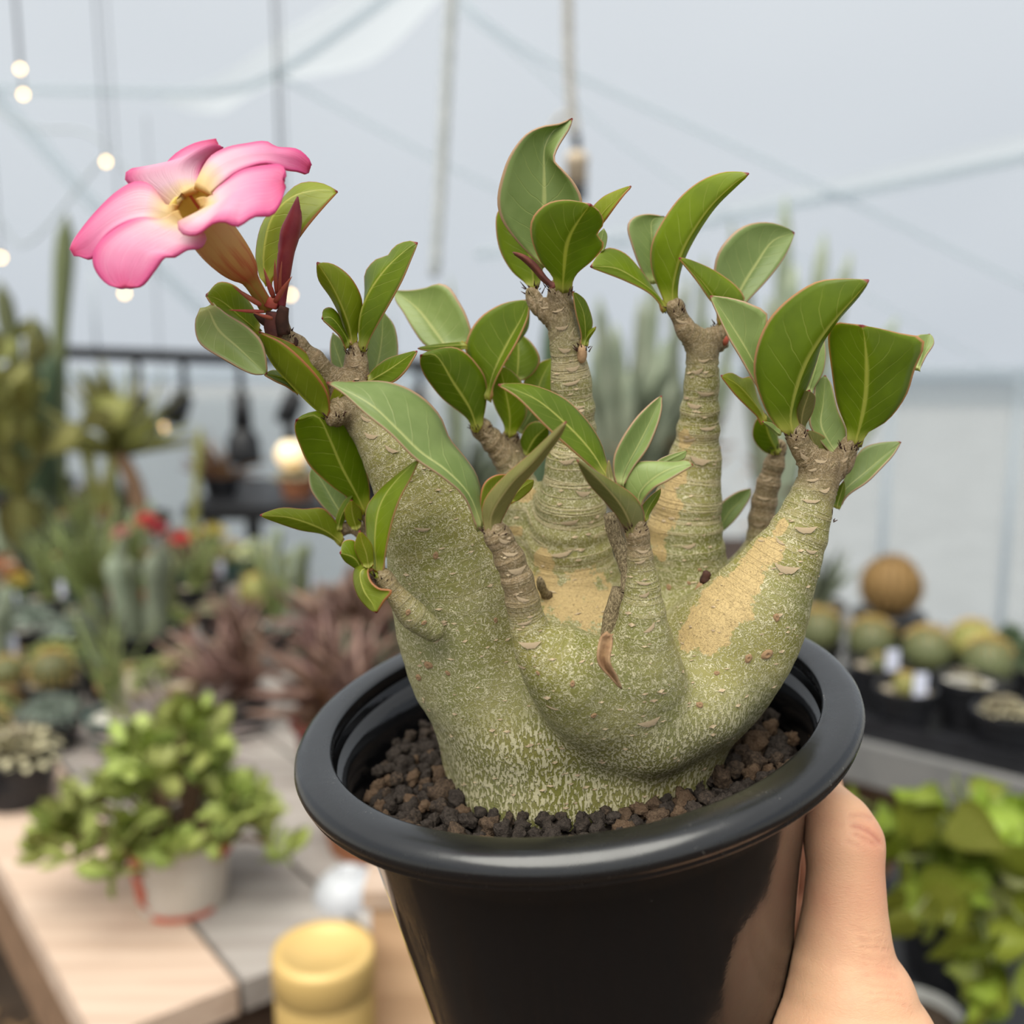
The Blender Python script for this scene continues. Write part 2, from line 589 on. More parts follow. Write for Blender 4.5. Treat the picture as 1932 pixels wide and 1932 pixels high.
def trunk_material():
    m = NT('trunk_bark')
    ob = m.obj()
    yg = m.attr('young')
    tan = m.attr('tanm')
    s = m.attr('along')
    cau = m.attr('caudex')
    # green skin
    n_big = m.noise(ob, 45, 3)
    skin = m.mix(m.step(n_big, 0.3, 0.7), (0.140, 0.140, 0.026), (0.215, 0.190, 0.050))
    # pale corky network: stretched upright on the swollen base, squiggly above
    vA = m.mapping(ob, (1, 1, 0.34))
    nA = m.noise(vA, 1700, 2.0, 0.55, 0.35)
    nB = m.noise(ob, 760, 2.5, 0.55, 1.2)
    lA = m.step(nA, 0.47, 0.55)
    lB = m.line(nB, 0.048)
    net = m.math('ADD', m.math('MULTIPLY', lA, cau), m.math('MULTIPLY', lB, m.math('SUBTRACT', 1.0, cau)))
    cork = m.mix(m.noise(ob, 130, 2), (0.54, 0.49, 0.30), (0.60, 0.54, 0.38))
    grey = m.math('MULTIPLY', m.step(m.noise(ob, 26, 2), 0.35, 0.7), 0.35)
    c = m.mix(grey, skin, (0.30, 0.29, 0.17))
    c = m.mix(m.math('MULTIPLY', net, 0.76), c, cork)
    # growth rings higher up
    rn = m.noise(m.comb(m.math('MULTIPLY', s, 420.0), m.math('MULTIPLY', m.noise(ob, 60, 2), 1.1), 0.0), 1.0, 2)
    ring = m.math('MULTIPLY', m.line(rn, 0.05), m.attr('ringw'))
    c = m.mix(m.math('MULTIPLY', ring, 0.48), c, (0.50, 0.40, 0.25))
    # brown young wood
    brown = m.mix(m.step(m.noise(m.comb(m.math('MULTIPLY', s, 700.0), 0.0, 0.0), 1.0, 2), 0.35, 0.65), (0.150, 0.110, 0.052), (0.250, 0.175, 0.095))
    brown = m.mix(m.math('MULTIPLY', m.line(m.noise(ob, 900, 2, 0.5, 0.6), 0.05), 0.5), brown, (0.42, 0.33, 0.22))
    c = m.mix(m.step(m.math('ADD', yg, m.math('MULTIPLY', m.math('SUBTRACT', n_big, 0.5), 0.5)), 0.35, 0.95), c, brown)
    # tan corky patches
    tn = m.math('ADD', tan, m.math('MULTIPLY', m.math('SUBTRACT', m.noise(ob, 230, 4, 0.65), 0.5), 1.25))
    tm = m.step(tn, 0.50, 0.58)
    tcol = m.mix(m.step(m.noise(ob, 1500, 2), 0.55, 0.7), (0.46, 0.33, 0.15), (0.30, 0.21, 0.095))
    c = m.mix(m.math('MULTIPLY', tm, 0.93), c, tcol)
    m.set(c, 0.62, 0.28)
    hgt = m.math('ADD', m.math('MULTIPLY', net, 0.6), m.math('MULTIPLY', ring, 0.7))
    hgt = m.math('ADD', hgt, m.math('MULTIPLY', m.noise(ob, 1700, 2), 0.35))
    m.bump(hgt, 0.65, 0.0006)
    return m.m
M['trunk'] = trunk_material()

def pot_material(name, rough, dustf, spec=0.5):
    m = NT(name)
    ob = m.obj()
    n = m.noise(ob, 55, 4)
    fine = m.noise(ob, 1400, 3, 0.7)
    patch = m.step(m.noise(ob, 95, 3), 0.60, 0.75)
    d = m.math('MULTIPLY', m.math('MULTIPLY', m.step(fine, 0.63, 0.70), patch), dustf)
    c = m.mix(d, (0.0050, 0.0050, 0.0058), (0.32, 0.30, 0.26))
    m.set(c, m.math('MULTIPLY_ADD', m.step(n, 0.3, 0.75), 0.12, rough), spec)
    m.bump(m.noise(ob, 160, 3), 0.06, 0.001)
    return m.m
M['pot_rim'] = pot_material('pot_rim', 0.20, 0.8, 0.75)
M['pot'] = pot_material('pot_plastic', 0.07, 0.10)

def grain_material():
    m = NT('lava_grain')
    ob = m.new('ShaderNodeNewGeometry').outputs['Position']
    r = m.rand()
    n = m.noise(ob, 1100, 4, 0.7)
    a = m.mix(m.step(r, 0.72, 0.98), (0.036, 0.029, 0.025), (0.115, 0.072, 0.045))
    b = m.mix(m.step(r, 0.5, 0.9), (0.070, 0.056, 0.047), (0.145, 0.098, 0.064))
    c = m.mix(m.step(n, 0.35, 0.7), a, b)
    m.set(c, 0.95, 0.1)
    m.bump(n, 1.0, 0.0012)
    return m.m
M['grain'] = grain_material()

def skin_material():
    m = NT('skin')
    ob = m.obj()
    red = m.attr('red')
    n = m.noise(ob, 60, 3)
    c = m.mix(m.step(n, 0.25, 0.75), (0.69, 0.405, 0.240), (0.66, 0.365, 0.220))
    c = m.mix(m.math('MULTIPLY', red, 0.6), c, (0.52, 0.19, 0.125))
    mott = m.step(m.noise(ob, 190, 4, 0.65), 0.45, 0.75)
    c = m.mix(m.math('MULTIPLY', mott, 0.16), c, (0.52, 0.22, 0.14))
    cr = m.attr('crease')
    c = m.mix(m.math('MULTIPLY', cr, 0.62), c, (0.36, 0.10, 0.07))
    m.set(c, 0.50, 0.35)
    b = m.bsdf
    b.inputs['Subsurface Weight'].default_value = 0.16
    b.inputs['Subsurface Radius'].default_value = (1.0, 0.35, 0.18)
    b.inputs['Subsurface Scale'].default_value = 0.004
    vA = m.mapping(ob, (0.55, 1.0, 1.6))
    fine = m.noise(vA, 1300, 3, 0.65, 0.8)
    hgt = m.math('ADD', m.math('MULTIPLY', fine, 0.5), m.math('MULTIPLY', cr, -0.9))
    m.bump(hgt, 0.55, 0.0006)
    return m.m
M['skin'] = skin_material()
M['nail'] = simple('nail', (0.66, 0.40, 0.32), (0.62, 0.36, 0.29), 80, 0.3, 0.5)

# setting
def film_material(name, tint, tfac):
    m = NT(name)
    m.n.remove(m.bsdf)
    ob = m.obj()
    n = m.noise(ob, 1.3, 4)
    tr = m.new('ShaderNodeBsdfTransparent')
    tl = m.new('ShaderNodeBsdfTranslucent')
    df = m.new('ShaderNodeBsdfDiffuse')
    c = m.mix(n, tint, tuple(min(1, x * 1.08) for x in tint))
    m.link(c, tl.inputs[0])
    m.link(c, df.inputs[0])
    m.val(tr.inputs[0], tuple(tint))
    a = m.new('ShaderNodeMixShader')
    a.inputs[0].default_value = 0.25
    m.link(tl.outputs[0], a.inputs[1])
    m.link(df.outputs[0], a.inputs[2])
    b = m.new('ShaderNodeMixShader')
    b.inputs[0].default_value = tfac
    m.link(a.outputs[0], b.inputs[1])
    m.link(tr.outputs[0], b.inputs[2])
    m.link(b.outputs[0], m.out.inputs['Surface'])
    return m.m
M['film'] = film_material('greenhouse_film', (0.88, 0.91, 0.94), 0.74)
M['film_thick'] = film_material('greenhouse_film_doubled', (0.82, 0.84, 0.85), 0.60)
M['film_pipe'] = film_material('frosted_pipe', (0.74, 0.78, 0.81), 0.35)
M['pipe'] = simple('pipe', (0.44, 0.48, 0.51), (0.38, 0.42, 0.45), 5, 0.5, 0.4)
M['black'] = simple('black_metal', (0.012, 0.012, 0.014), (0.02, 0.02, 0.022), 20, 0.45, 0.4)
M['bpot'] = simple('black_plastic', (0.010, 0.010, 0.012), (0.015, 0.015, 0.018), 25, 0.4, 0.4)
M['rope'] = simple('rope', (0.50, 0.51, 0.50), (0.36, 0.38, 0.37), 60, 0.9, 0.1)
M['rope_tan'] = simple('rope_tan', (0.50, 0.48, 0.44), (0.38, 0.36, 0.33), 90, 0.9, 0.1)

def wood(name, c1, c2, axis=(1, 14, 14), scale=3.0):
    m = NT(name)
    v = m.mapping(m.obj(), axis)
    n = m.noise(v, scale, 4, 0.6, 0.4)
    c = m.mix(m.step(n, 0.3, 0.7), c1, c2)
    h = m.new('ShaderNodeHueSaturation')
    m.link(c, h.inputs['Color'])
    m.val(h.inputs['Value'], m.math('MULTIPLY_ADD', m.rand(), 0.3, 0.85))
    m.set(h.outputs[0], 0.75, 0.25)
    m.bump(n, 0.3, 0.003)
    return m.m
M['wood_pale'] = wood('weathered_board', (0.34, 0.31, 0.285), (0.25, 0.22, 0.20))
M['wood_pink'] = wood('pale_board', (0.50, 0.38, 0.30), (0.40, 0.29, 0.22))
M['wood_dark'] = wood('dark_board', (0.085, 0.055, 0.038), (0.055, 0.034, 0.024))
M['wood_brown'] = wood('brown_board', (0.25, 0.15, 0.09), (0.17, 0.10, 0.06))
M['wood_tan'] = wood('tan_board', (0.58, 0.38, 0.23), (0.46, 0.29, 0.17))

def ground_material():
    m = NT('earth_floor')
    ob = m.obj()
    n = m.noise(ob, 22, 5, 0.7)
    n2 = m.noise(ob, 3, 3)
    c = m.mix(m.step(n, 0.35, 0.65), (0.035, 0.024, 0.017), (0.095, 0.062, 0.040))
    c = m.mix(m.step(n2, 0.35, 0.7), c, (0.060, 0.044, 0.033))
    m.set(c, 0.95, 0.1)
    m.bump(n, 0.8, 0.02)
    return m.m
M['ground'] = ground_material()
M['pale_ground'] = simple('pale_bounce_ground', (0.27, 0.265, 0.25), (0.23, 0.225, 0.21), 3, 0.9, 0.2)  # ground outside the film, added in a pale tone to brighten the walls
M['chip'] = simple('wood_chip', (0.40, 0.24, 0.12), (0.24, 0.14, 0.075), 12, 0.9, 0.1, vary=0.6)

def emit(name, colr, st):
    m = NT(name)
    m.set((0.9, 0.8, 0.6), 0.4)
    m.bsdf.inputs['Emission Color'].default_value = (*colr, 1)
    m.bsdf.inputs['Emission Strength'].default_value = st
    return m.m
M['bulb'] = emit('lit_bulb', (1.0, 0.60, 0.20), 7.0)
M['globe'] = emit('lit_globe', (1.0, 0.62, 0.22), 0.62)
# ------------------------------------------------------------------ the setting: film greenhouse
def roofz(Y):
    return 1.29 + 1.62 * (1 - ((Y - 0.25) / 3.75) ** 2)

def roof_hit(x, y, drop=0.02):
    d = ray(x, y)
    t = 0.3
    for _ in range(4000):
        p = C0 + d * t
        if p[1] > 4.0 or p[2] > roofz(p[1]) - drop: break
        t += 0.002
    return p

V, Fc = box(-3.4, 3.4, -3.6, 4.1, -0.05, 0.0)
tag(mobj('floor', V, Fc, M['ground'], smooth=False), kind='structure')
V, Fc = box(-30, 30, -30, 30, -0.12, -0.055)
tag(mobj('ground', V, Fc, M['pale_ground'], smooth=False), kind='structure')
# roof vault with a little sag between the hoops
nx, ny = 61, 49
xs = np.linspace(-3.3, 3.3, nx)
ys = np.linspace(-3.5, 4.0, ny)
V, Fc = [], []
for j, y in enumerate(ys):
    for i, x in enumerate(xs):
        sag = 0.025 * (1 - math.cos(2 * math.pi * (x + 3.3) / 1.1)) * (0.3 + 0.7 * abs(math.sin((y + 3.5) / 7.5 * math.pi)))
        wr = 0.012 * mnoise.noise(Vector((x * 2.2, y * 2.2, 3.1)))
        V.append((x, y, roofz(y) - sag + wr + 0.03))
for j in range(ny - 1):
    for i in range(nx - 1):
        a = j * nx + i
        Fc.append((a, a + 1, a + nx + 1, a + nx))
tag(mobj('ceiling', V, Fc, M['film']), kind='structure')
V, Fc = box(-3.3, 3.3, 4.0, 4.004, 0.0, 1.31)
wb = tag(mobj('wall_back', V, Fc, M['film'], smooth=False), kind='structure')
V, Fc = box(-3.3, 3.3, -3.504, -3.5, 0.0, 1.31)
tag(mobj('wall_front', V, Fc, M['film'], smooth=False), kind='structure')
for nm, x in (('wall_left', -3.3), ('wall_right', 3.3)):
    V, Fc = [], []
    for y in ys:
        V += [(x, y, 0.0), (x, y, roofz(y) + 0.03)]
    for j in range(ny - 1):
        Fc.append((j * 2, j * 2 + 2, j * 2 + 3, j * 2 + 1))
    tag(mobj(nm, V, Fc, M['film'], smooth=False), kind='structure')
trim_n = 0
def trim(V, Fc, mat, smooth=True):
    global trim_n
    trim_n += 1
    return tag(mobj('trim_%d' % trim_n, V, Fc, M[mat], smooth=smooth), kind='structure')
# eave rail, posts of the back wall
V, Fc = tube([np.array([-3.3, 3.97, 1.29]), np.array([3.3, 3.97, 1.29])], 0.022, 10); trim(V, Fc, 'film_pipe')
for x in (-2.6, -1.5, -0.4, 0.7, 1.46, 1.95, 2.6):
    V, Fc = tube([np.array([x, 3.96, 0]), np.array([x, 3.96, 1.27])], 0.016, 8); trim(V, Fc, 'film_pipe')
V, Fc = box(0.9, 3.3, 3.985, 3.995, 1.16, 1.31); trim(V, Fc, 'film_thick', False)
# pipes and wires that run under the roof film
def roof_line(pts, r, mat, drop=0.02, n=24):
    P = [roof_hit(x, y, drop) for x, y in pts]
    V, Fc = tube(crm(P, n), r, 8)
    return trim(V, Fc, mat)
roof_line([(-60, 130), (60, 255), (200, 410), (420, 625)], 0.020, 'film_pipe')
roof_line([(760, -25), (640, 62), (520, 140), (420, 172), (200, 172), (-40, 166)], 0.012, 'film_pipe')
roof_line([(855, -10), (960, 75), (1080, 140), (1240, 212), (1500, 330), (1990, 565)], 0.008, 'film_pipe')
roof_line([(1990, 285), (1800, 325), (1600, 365), (1400, 405), (1180, 450), (900, 480)], 0.016, 'film_pipe')
roof_line([(870, 20), (1000, 120), (1200, 290), (1500, 480), (1990, 760)], 0.004, 'film_pipe')
roof_line([(520, 140), (900, 340), (1250, 500), (1500, 590)], 0.006, 'film_pipe')
# doubled film: bands laid over the roof
def band(top, bot, n=30, lift=0.012):
    A = crm([roof_hit(x, y, -0.0) for x, y in top], n)
    B = crm([roof_hit(x, y, -0.0) for x, y in bot], n)
    V, Fc = [], []
    for i in range(n):
        for k in range(5):
            p = A[i] * (1 - k / 4) + B[i] * (k / 4)
            p[2] = roofz(p[1]) + 0.004 - lift * 4 * (k / 4) * (1 - k / 4)
            V.append(p)
    for i in range(n - 1):
        for k in range(4):
            a = i * 5 + k
            Fc.append((a, a + 1, a + 6, a + 5))
    return trim(V, Fc, 'film_thick')
band([(690, -30), (560, 50), (420, 140), (300, 190)], [(850, -20), (700, 120), (520, 160), (420, 215)])
band([(1990, 240), (1700, 310), (1400, 380), (1150, 430)], [(1990, 285), (1700, 345), (1400, 405), (1150, 450)])
# ------------------------------------------------------------------ the potted desert rose
BASE_LOC = pf(0, 0, -0.128)
plant = empty('potted_desert_rose', BASE_LOC, 'potted desert rose with swollen trunk and pink flower in shiny black pot', 'potted plant')

# pot: wall and rolled rim
BT, TP = 0.0632, 0.136
wall = [(0.0, -0.128), (0.040, -0.128), (0.0450, -0.127), (BT + TP * -0.122, -0.122)]
wall += [(BT + TP * z, z) for z in np.linspace(-0.11, -0.0092, 13)]
wall += [(0.0638, -0.0076), (0.0668, -0.0062), (0.0668, -0.0036), (0.0659, -0.0036), (0.0652, -0.0052), (0.0645, -0.0072), (0.0636, -0.0100), (0.0624, -0.0135), (0.0611, -0.0175), (0.0603, -0.0205)]
wall += [(0.0603 + TP * (z + 0.0205), z) for z in np.linspace(-0.026, -0.05, 4)]
wall += [(0.0, -0.05)]
V, Fc = lathe(wall, 128, pf)
pot = mobj('pot', V, Fc, M['pot'], plant)
tag(pot, 'shiny black plastic pot')
w = 0.0100
rimp = [(0.0660, -0.0056), (RIM - w + 0.0002, -0.0046), (RIM - w - 0.0002, -0.0012), (RIM - w, -0.0003), (RIM - w + 0.0005, 0.0001), (RIM - w + 0.0012, 0.0003), (RIM - w + 0.0030, 0.0005), (RIM - 0.0045, 0.0006), (RIM - 0.0026, 0.0002),
        (RIM - 0.0012, -0.0007), (RIM - 0.0003, -0.0021), (RIM, -0.0036), (RIM - 0.0003, -0.0049), (RIM - 0.0010, -0.0056), (RIM - 0.0012, -0.0060), (RIM - 0.0010, -0.0066), (RIM - 0.0013, -0.0071),
        (RIM - 0.0020, -0.0070), (RIM - 0.0040, -0.0056), (RIM - 0.0080, -0.0050)]
V, Fc = lathe(rimp, 160, pf, closed=True)
rim = mobj('rim', V, Fc, M['pot_rim'], pot)
rim['label'] = 'rolled black rim with dust specks'

# ---------------- trunk: swollen base and branches as one body
# node: x, y, radius in pixels, cm behind the mid plane, young (0 old .. 1 brown twig)
branches = [
 # left main branch
 [(985,1330,150,-0.3,0),(905,1240,138,-0.4,0),(866,1130,126,-0.5,0),(832,1020,104,-0.5,0),(790,935,78,-0.4,.1),(745,865,60,-0.3,.3),(704,808,46,-0.2,.6),(672,770,38,-0.1,.8),(655,738,33,0,.9)],
 [(668,770,30,0,.9),(672,715,25,.2,1),(672,678,21,.3,1),(672,660,17,.3,1)],
 [(655,745,28,0,.9),(600,690,24,-.1,1),(556,650,21,-.2,1),(532,632,22,-.2,1),(524,612,19,-.2,1)],
 [(650,770,28,-.4,.9),(632,784,22,-.7,1)],
 [(818,1190,24,-2.6,.3),(780,1160,27,-2.8,.4),(750,1125,22,-2.9,.6),(722,1088,19,-2.9,.8)],
 [(760,1010,30,.4,.5),(705,985,17,.4,.9),(690,975,12,.4,1)],
 [(760,1040,30,.6,.5),(690,1005,17,.6,.9),(655,995,13,.6,1),(632,1008,11,.5,1)],
 # back left
 [(1030,1180,80,1.4,0),(995,1070,50,1.9,0),(985,970,42,2.0,.1),(972,895,32,2.0,.6),(945,850,24,2.0,.9),(905,805,20,1.9,1)],
 [(975,890,26,2.1,.8),(966,855,21,2.3,1),(962,828,18,2.4,1)],
 # front left lobe and twig
 [(1140,1360,75,-2.2,0),(1105,1300,92,-2.7,0),(1062,1258,78,-3.0,0),(1012,1214,48,-3.1,.1),(992,1165,35,-3.1,.5),(978,1100,32,-3.2,.8),(955,1040,28,-3.2,.9),(932,1000,24,-3.2,1)],
 # tall centre
 [(1080,1230,120,1.2,0),(1086,1140,94,1.4,0),(1078,1040,75,1.3,0),(1078,950,63,1.2,0),(1080,870,50,1.1,.1),(1082,800,41,1.0,.3),(1075,700,36,.9,.5),(1064,620,30,.8,.7),(1059,580,26,.8,.9),(1057,548,23,.8,1)],
 [(1048,602,19,.8,1),(1027,588,18,.9,1),(1009,566,16,1.0,1),(1001,552,13,1.0,1)],
 # front middle
 [(1215,1360,92,-2.0,0),(1214,1290,78,-2.8,0),(1214,1220,60,-3.0,0),(1214,1150,42,-3.1,.1),(1212,1090,31,-3.1,.4),(1206,1035,25,-3.1,.8),(1200,992,21,-3.1,1)],
 # back right
 [(1260,1230,110,1.0,0),(1292,1120,88,1.6,0),(1292,1010,74,1.7,0),(1300,930,60,1.7,0),(1314,850,46,1.7,.1),(1320,780,36,1.6,.3),(1324,710,32,1.5,.5),(1325,660,28,1.5,.8),(1326,640,22,1.5,.8)],
 [(1318,656,22,1.5,.8),(1300,628,21,1.4,.9),(1284,602,19,1.4,1),(1274,580,18,1.4,1)],
 [(1328,656,20,1.5,.8),(1350,634,17,1.6,1),(1368,610,14,1.7,1)],
 [(1345,652,15,1.6,.9),(1362,650,12,1.7,1)],
 # right main branch
 [(1240,1370,120,-.6,0),(1330,1270,128,-.9,0),(1405,1180,108,-1.0,0),(1458,1095,80,-.9,0),(1500,1020,58,-.8,.2),(1526,955,44,-.7,.5),(1545,905,38,-.6,.8),(1552,880,32,-.6,.9)],
 [(1545,895,26,-.6,.9),(1524,862,25,-.6,1),(1506,832,23,-.6,1),(1502,818,20,-.6,1)],
 [(1555,900,24,-.5,.9),(1583,880,22,-.4,1),(1598,852,21,-.4,1),(1604,838,19,-.4,1)],
 # back twig on the right
 [(1350,1110,34,1.6,0),(1395,1075,28,2.2,.2),(1430,1030,26,2.5,.6),(1438,970,25,2.6,.9),(1448,920,23,2.6,.9),(1462,872,19,2.6,1),(1468,845,17,2.6,1)],
 # swellings under the joints
 [(1330,1330,70,-2.2,0),(1250,1380,60,-2.6,0)],
]
groups = []
meta = []           # per segment: p0, p1, r0, r1, along0, along1, young0, young1, caudex
CA = [((x, 0.0035, -0.040), (x, 0.0045, -0.006), 0.0325) for x in (-0.0055, 0.0015, 0.0085)]
CA += [((0.0015, 0.004, -0.012), (0.0, 0.0045, 0.002), 0.0300)]
CA = [(pf(*a), rr, pf(*b), rr * 0.96) for a, b, rr in CA]
groups.append((0.004, CA))
for s_ in CA:
    meta.append((s_[0], s_[2], s_[1], s_[3], 0, 0.0, 0, 0, 1.0))
RK = {0: .22, 10: 1.0, 13: .9, 17: .5, 7: .6, 12: .5, 9: .4}
ringk = []
for bi, br in enumerate(branches):
    along = 0.0
    pts = [PP(x, y, dz) for x, y, r, dz, g in br]
    rad = [r * pxm(p) for (x, y, r, dz, g), p in zip(br, pts)]
    ar = crm(np.array([np.concatenate([p, [r, g[4]]]) for p, r, g in zip(pts, rad, br)]), max(2, len(br) * 3 - 2))
    g = []
    for i in range(len(ar) - 1):
        a, b = ar[i], ar[i + 1]
        L = float(np.linalg.norm(b[:3] - a[:3]))
        g.append((a[:3], a[3], b[:3], b[3]))
        meta.append((a[:3], b[:3], a[3], b[3], along, along + L, a[4], b[4], 0.0))
        along += L
    ringk.append((len(meta), RK.get(bi, .35)))
    groups.append((0.0065 if rad[0] > 0.007 else 0.0015, g))
VOX = 0.00075
D, lo = sdf_build(groups, VOX)
TV, TF = surface_nets(D, lo, VOX)
del D
TV = relax(TV, TF, 2, 0.5)
# keep what is above the soil (a little is buried)
zz = (TV - PC) @ AX
keep = zz > -0.030
TF = TF[keep[TF].all(1)]
used = np.unique(TF)
rem = -np.ones(len(TV), int)
rem[used] = np.arange(len(used))
TV, TF = TV[used], rem[TF]
nv = len(TV)
best = np.full(nv, 9.0)
rkw = np.zeros(nv); al = np.zeros(nv); yg = np.zeros(nv); cdx = np.zeros(nv); wsum = np.zeros(nv)
for mi, (a, b, ra, rb, s0, s1, y0, y1, c) in enumerate(meta):
    kk = 0.0 if c else next(v for e_, v in ringk if mi < e_)
    d = b - a
    t = np.clip(((TV - a) @ d) / max(d @ d, 1e-12), 0, 1)
    dist = np.linalg.norm(TV - (a + t[:, None] * d), axis=1) - (ra + (rb - ra) * t)
    wgt = np.exp(-np.clip(dist, 0, 1) / 0.0012) + 1e-9
    al += wgt * (s0 + (s1 - s0) * t); yg += wgt * (y0 + (y1 - y0) * t); cdx += wgt * c; wsum += wgt
    rkw += wgt * kk
rkw /= wsum; al /= wsum; yg /= wsum; cdx /= wsum
hz = (TV - PC) @ AX
ringw = np.clip((hz - 0.022) / 0.018, 0, 1) * rkw
cdx = np.clip(cdx * 0.6 + np.clip((0.013 - hz) / 0.012, 0, 1), 0, 1)
# tan corky patches: centre pixel, cm behind, radius in px
tan = np.zeros(nv)
tans = [(1085,1175,.2,95,1),(1040,1120,.6,55,1),(1030,1060,.6,28,.9),(1095,1100,.2,36,.75),(1120,1210,-.5,60,1),(1250,960,1.2,42,1),(1232,1000,1.2,36,1),(1268,900,1.2,30,.9),(1290,830,1.2,24,.7),(1240,1040,1.0,26,.7),
        (1360,1130,-1.9,62,1),(1330,1180,-2.0,52,1),(1400,1080,-1.8,50,1),(1435,1030,-1.5,38,1),(1462,990,-1.3,26,.9),(1000,1545,-3.6,62,.85),(940,1530,-3.4,50,.6),(1060,1545,-3.6,50,.6),(985,930,1.4,26,.8),(975,1000,1.4,20,.7),(1320,1210,-1.8,40,.8)]
for x, y, dz, r, a in tans:
    p = PP(x, y, dz)
    q = np.linalg.norm(TV - p, axis=1) / (r * pxm(p))
    tan = np.maximum(tan, a * np.clip(1.35 - 0.8 * q, 0, 1))
# relief: growth rings, dents and lumps along the normals
me0 = mk_mesh('tmp', TV, TF, None)
nrm = np.zeros(nv * 3, np.float32)
me0.vertices.foreach_get('normal', nrm)
nrm = nrm.reshape(-1, 3)
disp = np.zeros(nv)
for i in range(nv):
    p = TV[i]
    q = (p[0] * 75, p[1] * 75, p[2] * 75)
    disp[i] = mnoise.noise(q) * 0.0008
wav = np.sin(al * 2 * math.pi / 0.0085 + 2 * np.sin(al * 190)) * 0.00030 * ringw * np.clip(1.2 - yg, 0.2, 1)
knob = np.sin(al * 2 * math.pi / 0.0052) * 0.00026 * np.clip((yg - 0.45) * 2, 0, 1)
TV = TV + nrm * (disp * np.clip(1.05 - yg, 0.08, 1) + wav + knob)[:, None]
bpy.data.meshes.remove(me0)
trunk = mobj('trunk', TV, TF, M['trunk'], plant, attrs={'young': yg, 'along': al, 'ringw': ringw, 'caudex': cdx, 'tanm': tan})
trunk['label'] = 'swollen grey green trunk dividing into tapering branches'
bvh = BVHTree.FromPolygons([Vector(v) for v in TV], [tuple(q) for q in TF])

def hit(x, y):
    d = ray(x, y)
    r = bvh.ray_cast(Vector(C0), Vector(d))
    return r

# ---------------- leaf scars, warts and bristles on the bark
scar_meshes = []
for k in range(5):
    rr = random.Random(k)
    V, Fc = [], []
    n = 11
    for i in range(n):
        t = i / (n - 1) * 2 - 1
        top = 0.30 * (1 - t * t) * (0.6 + 0.3 * rr.random()) - 0.18 * t * t * 0
        bot = -0.62 * (1 - t * t) * (0.75 + 0.25 * rr.random())
        sag = 0.28 * t * t
        V += [(t, top * 0.6 + sag, 0.02), (t, (top * 0.6 + bot) / 2 + sag, 0.09 * (1 - t * t) + 0.02), (t, bot + sag, 0.06)]
    for i in range(n - 1):
        a = i * 3
        Fc += [(a, a + 1, a + 4, a + 3), (a + 1, a + 2, a + 5, a + 4)]
    scar_meshes.append(mk_mesh('leaf_scar', V, Fc, M['scar']))

def put_on_bark(name, me, x, y, size_px, roll=0.0, updir=None, aspect=1.0):
    r = hit(x, y)
    if r[0] is None: return None
    loc, nor = np.array(r[0]), np.array(r[1])
    if nor @ ray(x, y) > 0: nor = -nor
    up = updir if updir is not None else AX
    Yv = norm(up - nor * (up @ nor))
    Xv = np.cross(Yv, nor)
    c, s = math.cos(roll), math.sin(roll)
    X2, Y2 = c * Xv + s * Yv, -s * Xv + c * Yv
    sc = size_px * 0.5 * pxm(loc)
    o = bpy.data.objects.new(name, me)
    col.objects.link(o)
    o.parent = plant
    mw = Matrix(((X2[0] * sc, Y2[0] * sc * aspect, nor[0] * sc, 0), (X2[1] * sc, Y2[1] * sc * aspect, nor[1] * sc, 0), (X2[2] * sc, Y2[2] * sc * aspect, nor[2] * sc, 0), (0, 0, 0, 1)))
    mw.translation = Vector(loc + nor * 0.00005 - BASE_LOC)
    o.matrix_local = mw
    return o

scars = [(797,998,40,-.15),(700,822,30,-.5),(738,848,26,-.4),(770,905,22,-.5),(1078,722,34,-.1),(1065,660,30,0),(1060,618,26,0),(1054,585,24,.1),(1088,768,36,.1),(1080,695,26,0),(1100,800,30,.1),
 (1330,742,34,0),(1335,808,32,-.1),(1316,700,28,0),(1310,765,30,0),(1328,680,26,0),(1300,830,30,-.1),(1320,868,36,-.15),(1300,1030,30,.1),(1285,606,22,-.6),(1275,592,20,-.6),
 (1484,1072,50,-.35),(1520,998,40,-.35),(1472,1022,26,-.5),(1530,945,34,-.2),(1556,925,28,-.1),(1548,870,26,0),(1530,1040,26,-.4),(1535,905,30,-.1),(1520,862,26,-.4),(1592,868,24,.4),(1536,885,24,0),
 (1440,940,22,0),(1432,990,24,0),(1448,905,20,0),(1460,868,18,0),(1436,1020,20,0),
 (975,1075,34,-.2),(985,1130,30,-.2),(962,1045,30,-.3),(990,1175,36,0),(950,1020,26,-.3),(1000,1215,40,-.1),(1208,1060,24,0),(1214,1100,28,0),(1216,1122,26,.2),(1226,1185,30,.4),(1212,1040,22,0),
 (940,845,20,-.7),(920,820,20,-.7),(965,880,22,-.5),(1075,985,38,0),(1060,1045,40,0),(1100,930,34,0),(1070,870,30,0),(985,1258,30,-.2),(1042,1335,28,0),(1225,1362,40,.1),(1020,565,20,.3),(1030,580,20,.3),(670,690,22,0),(672,715,24,0),(690,790,22,-.4)]
for i, (x, y, sz, ro) in enumerate(scars):
    put_on_bark('leaf_scar', scar_meshes[i % 5], x, y, sz * (.85 + .3 * ((i * 7) % 5) / 4), ro + .25 * math.sin(i * 2.1), aspect=.55 + .35 * ((i * 3) % 4) / 3)
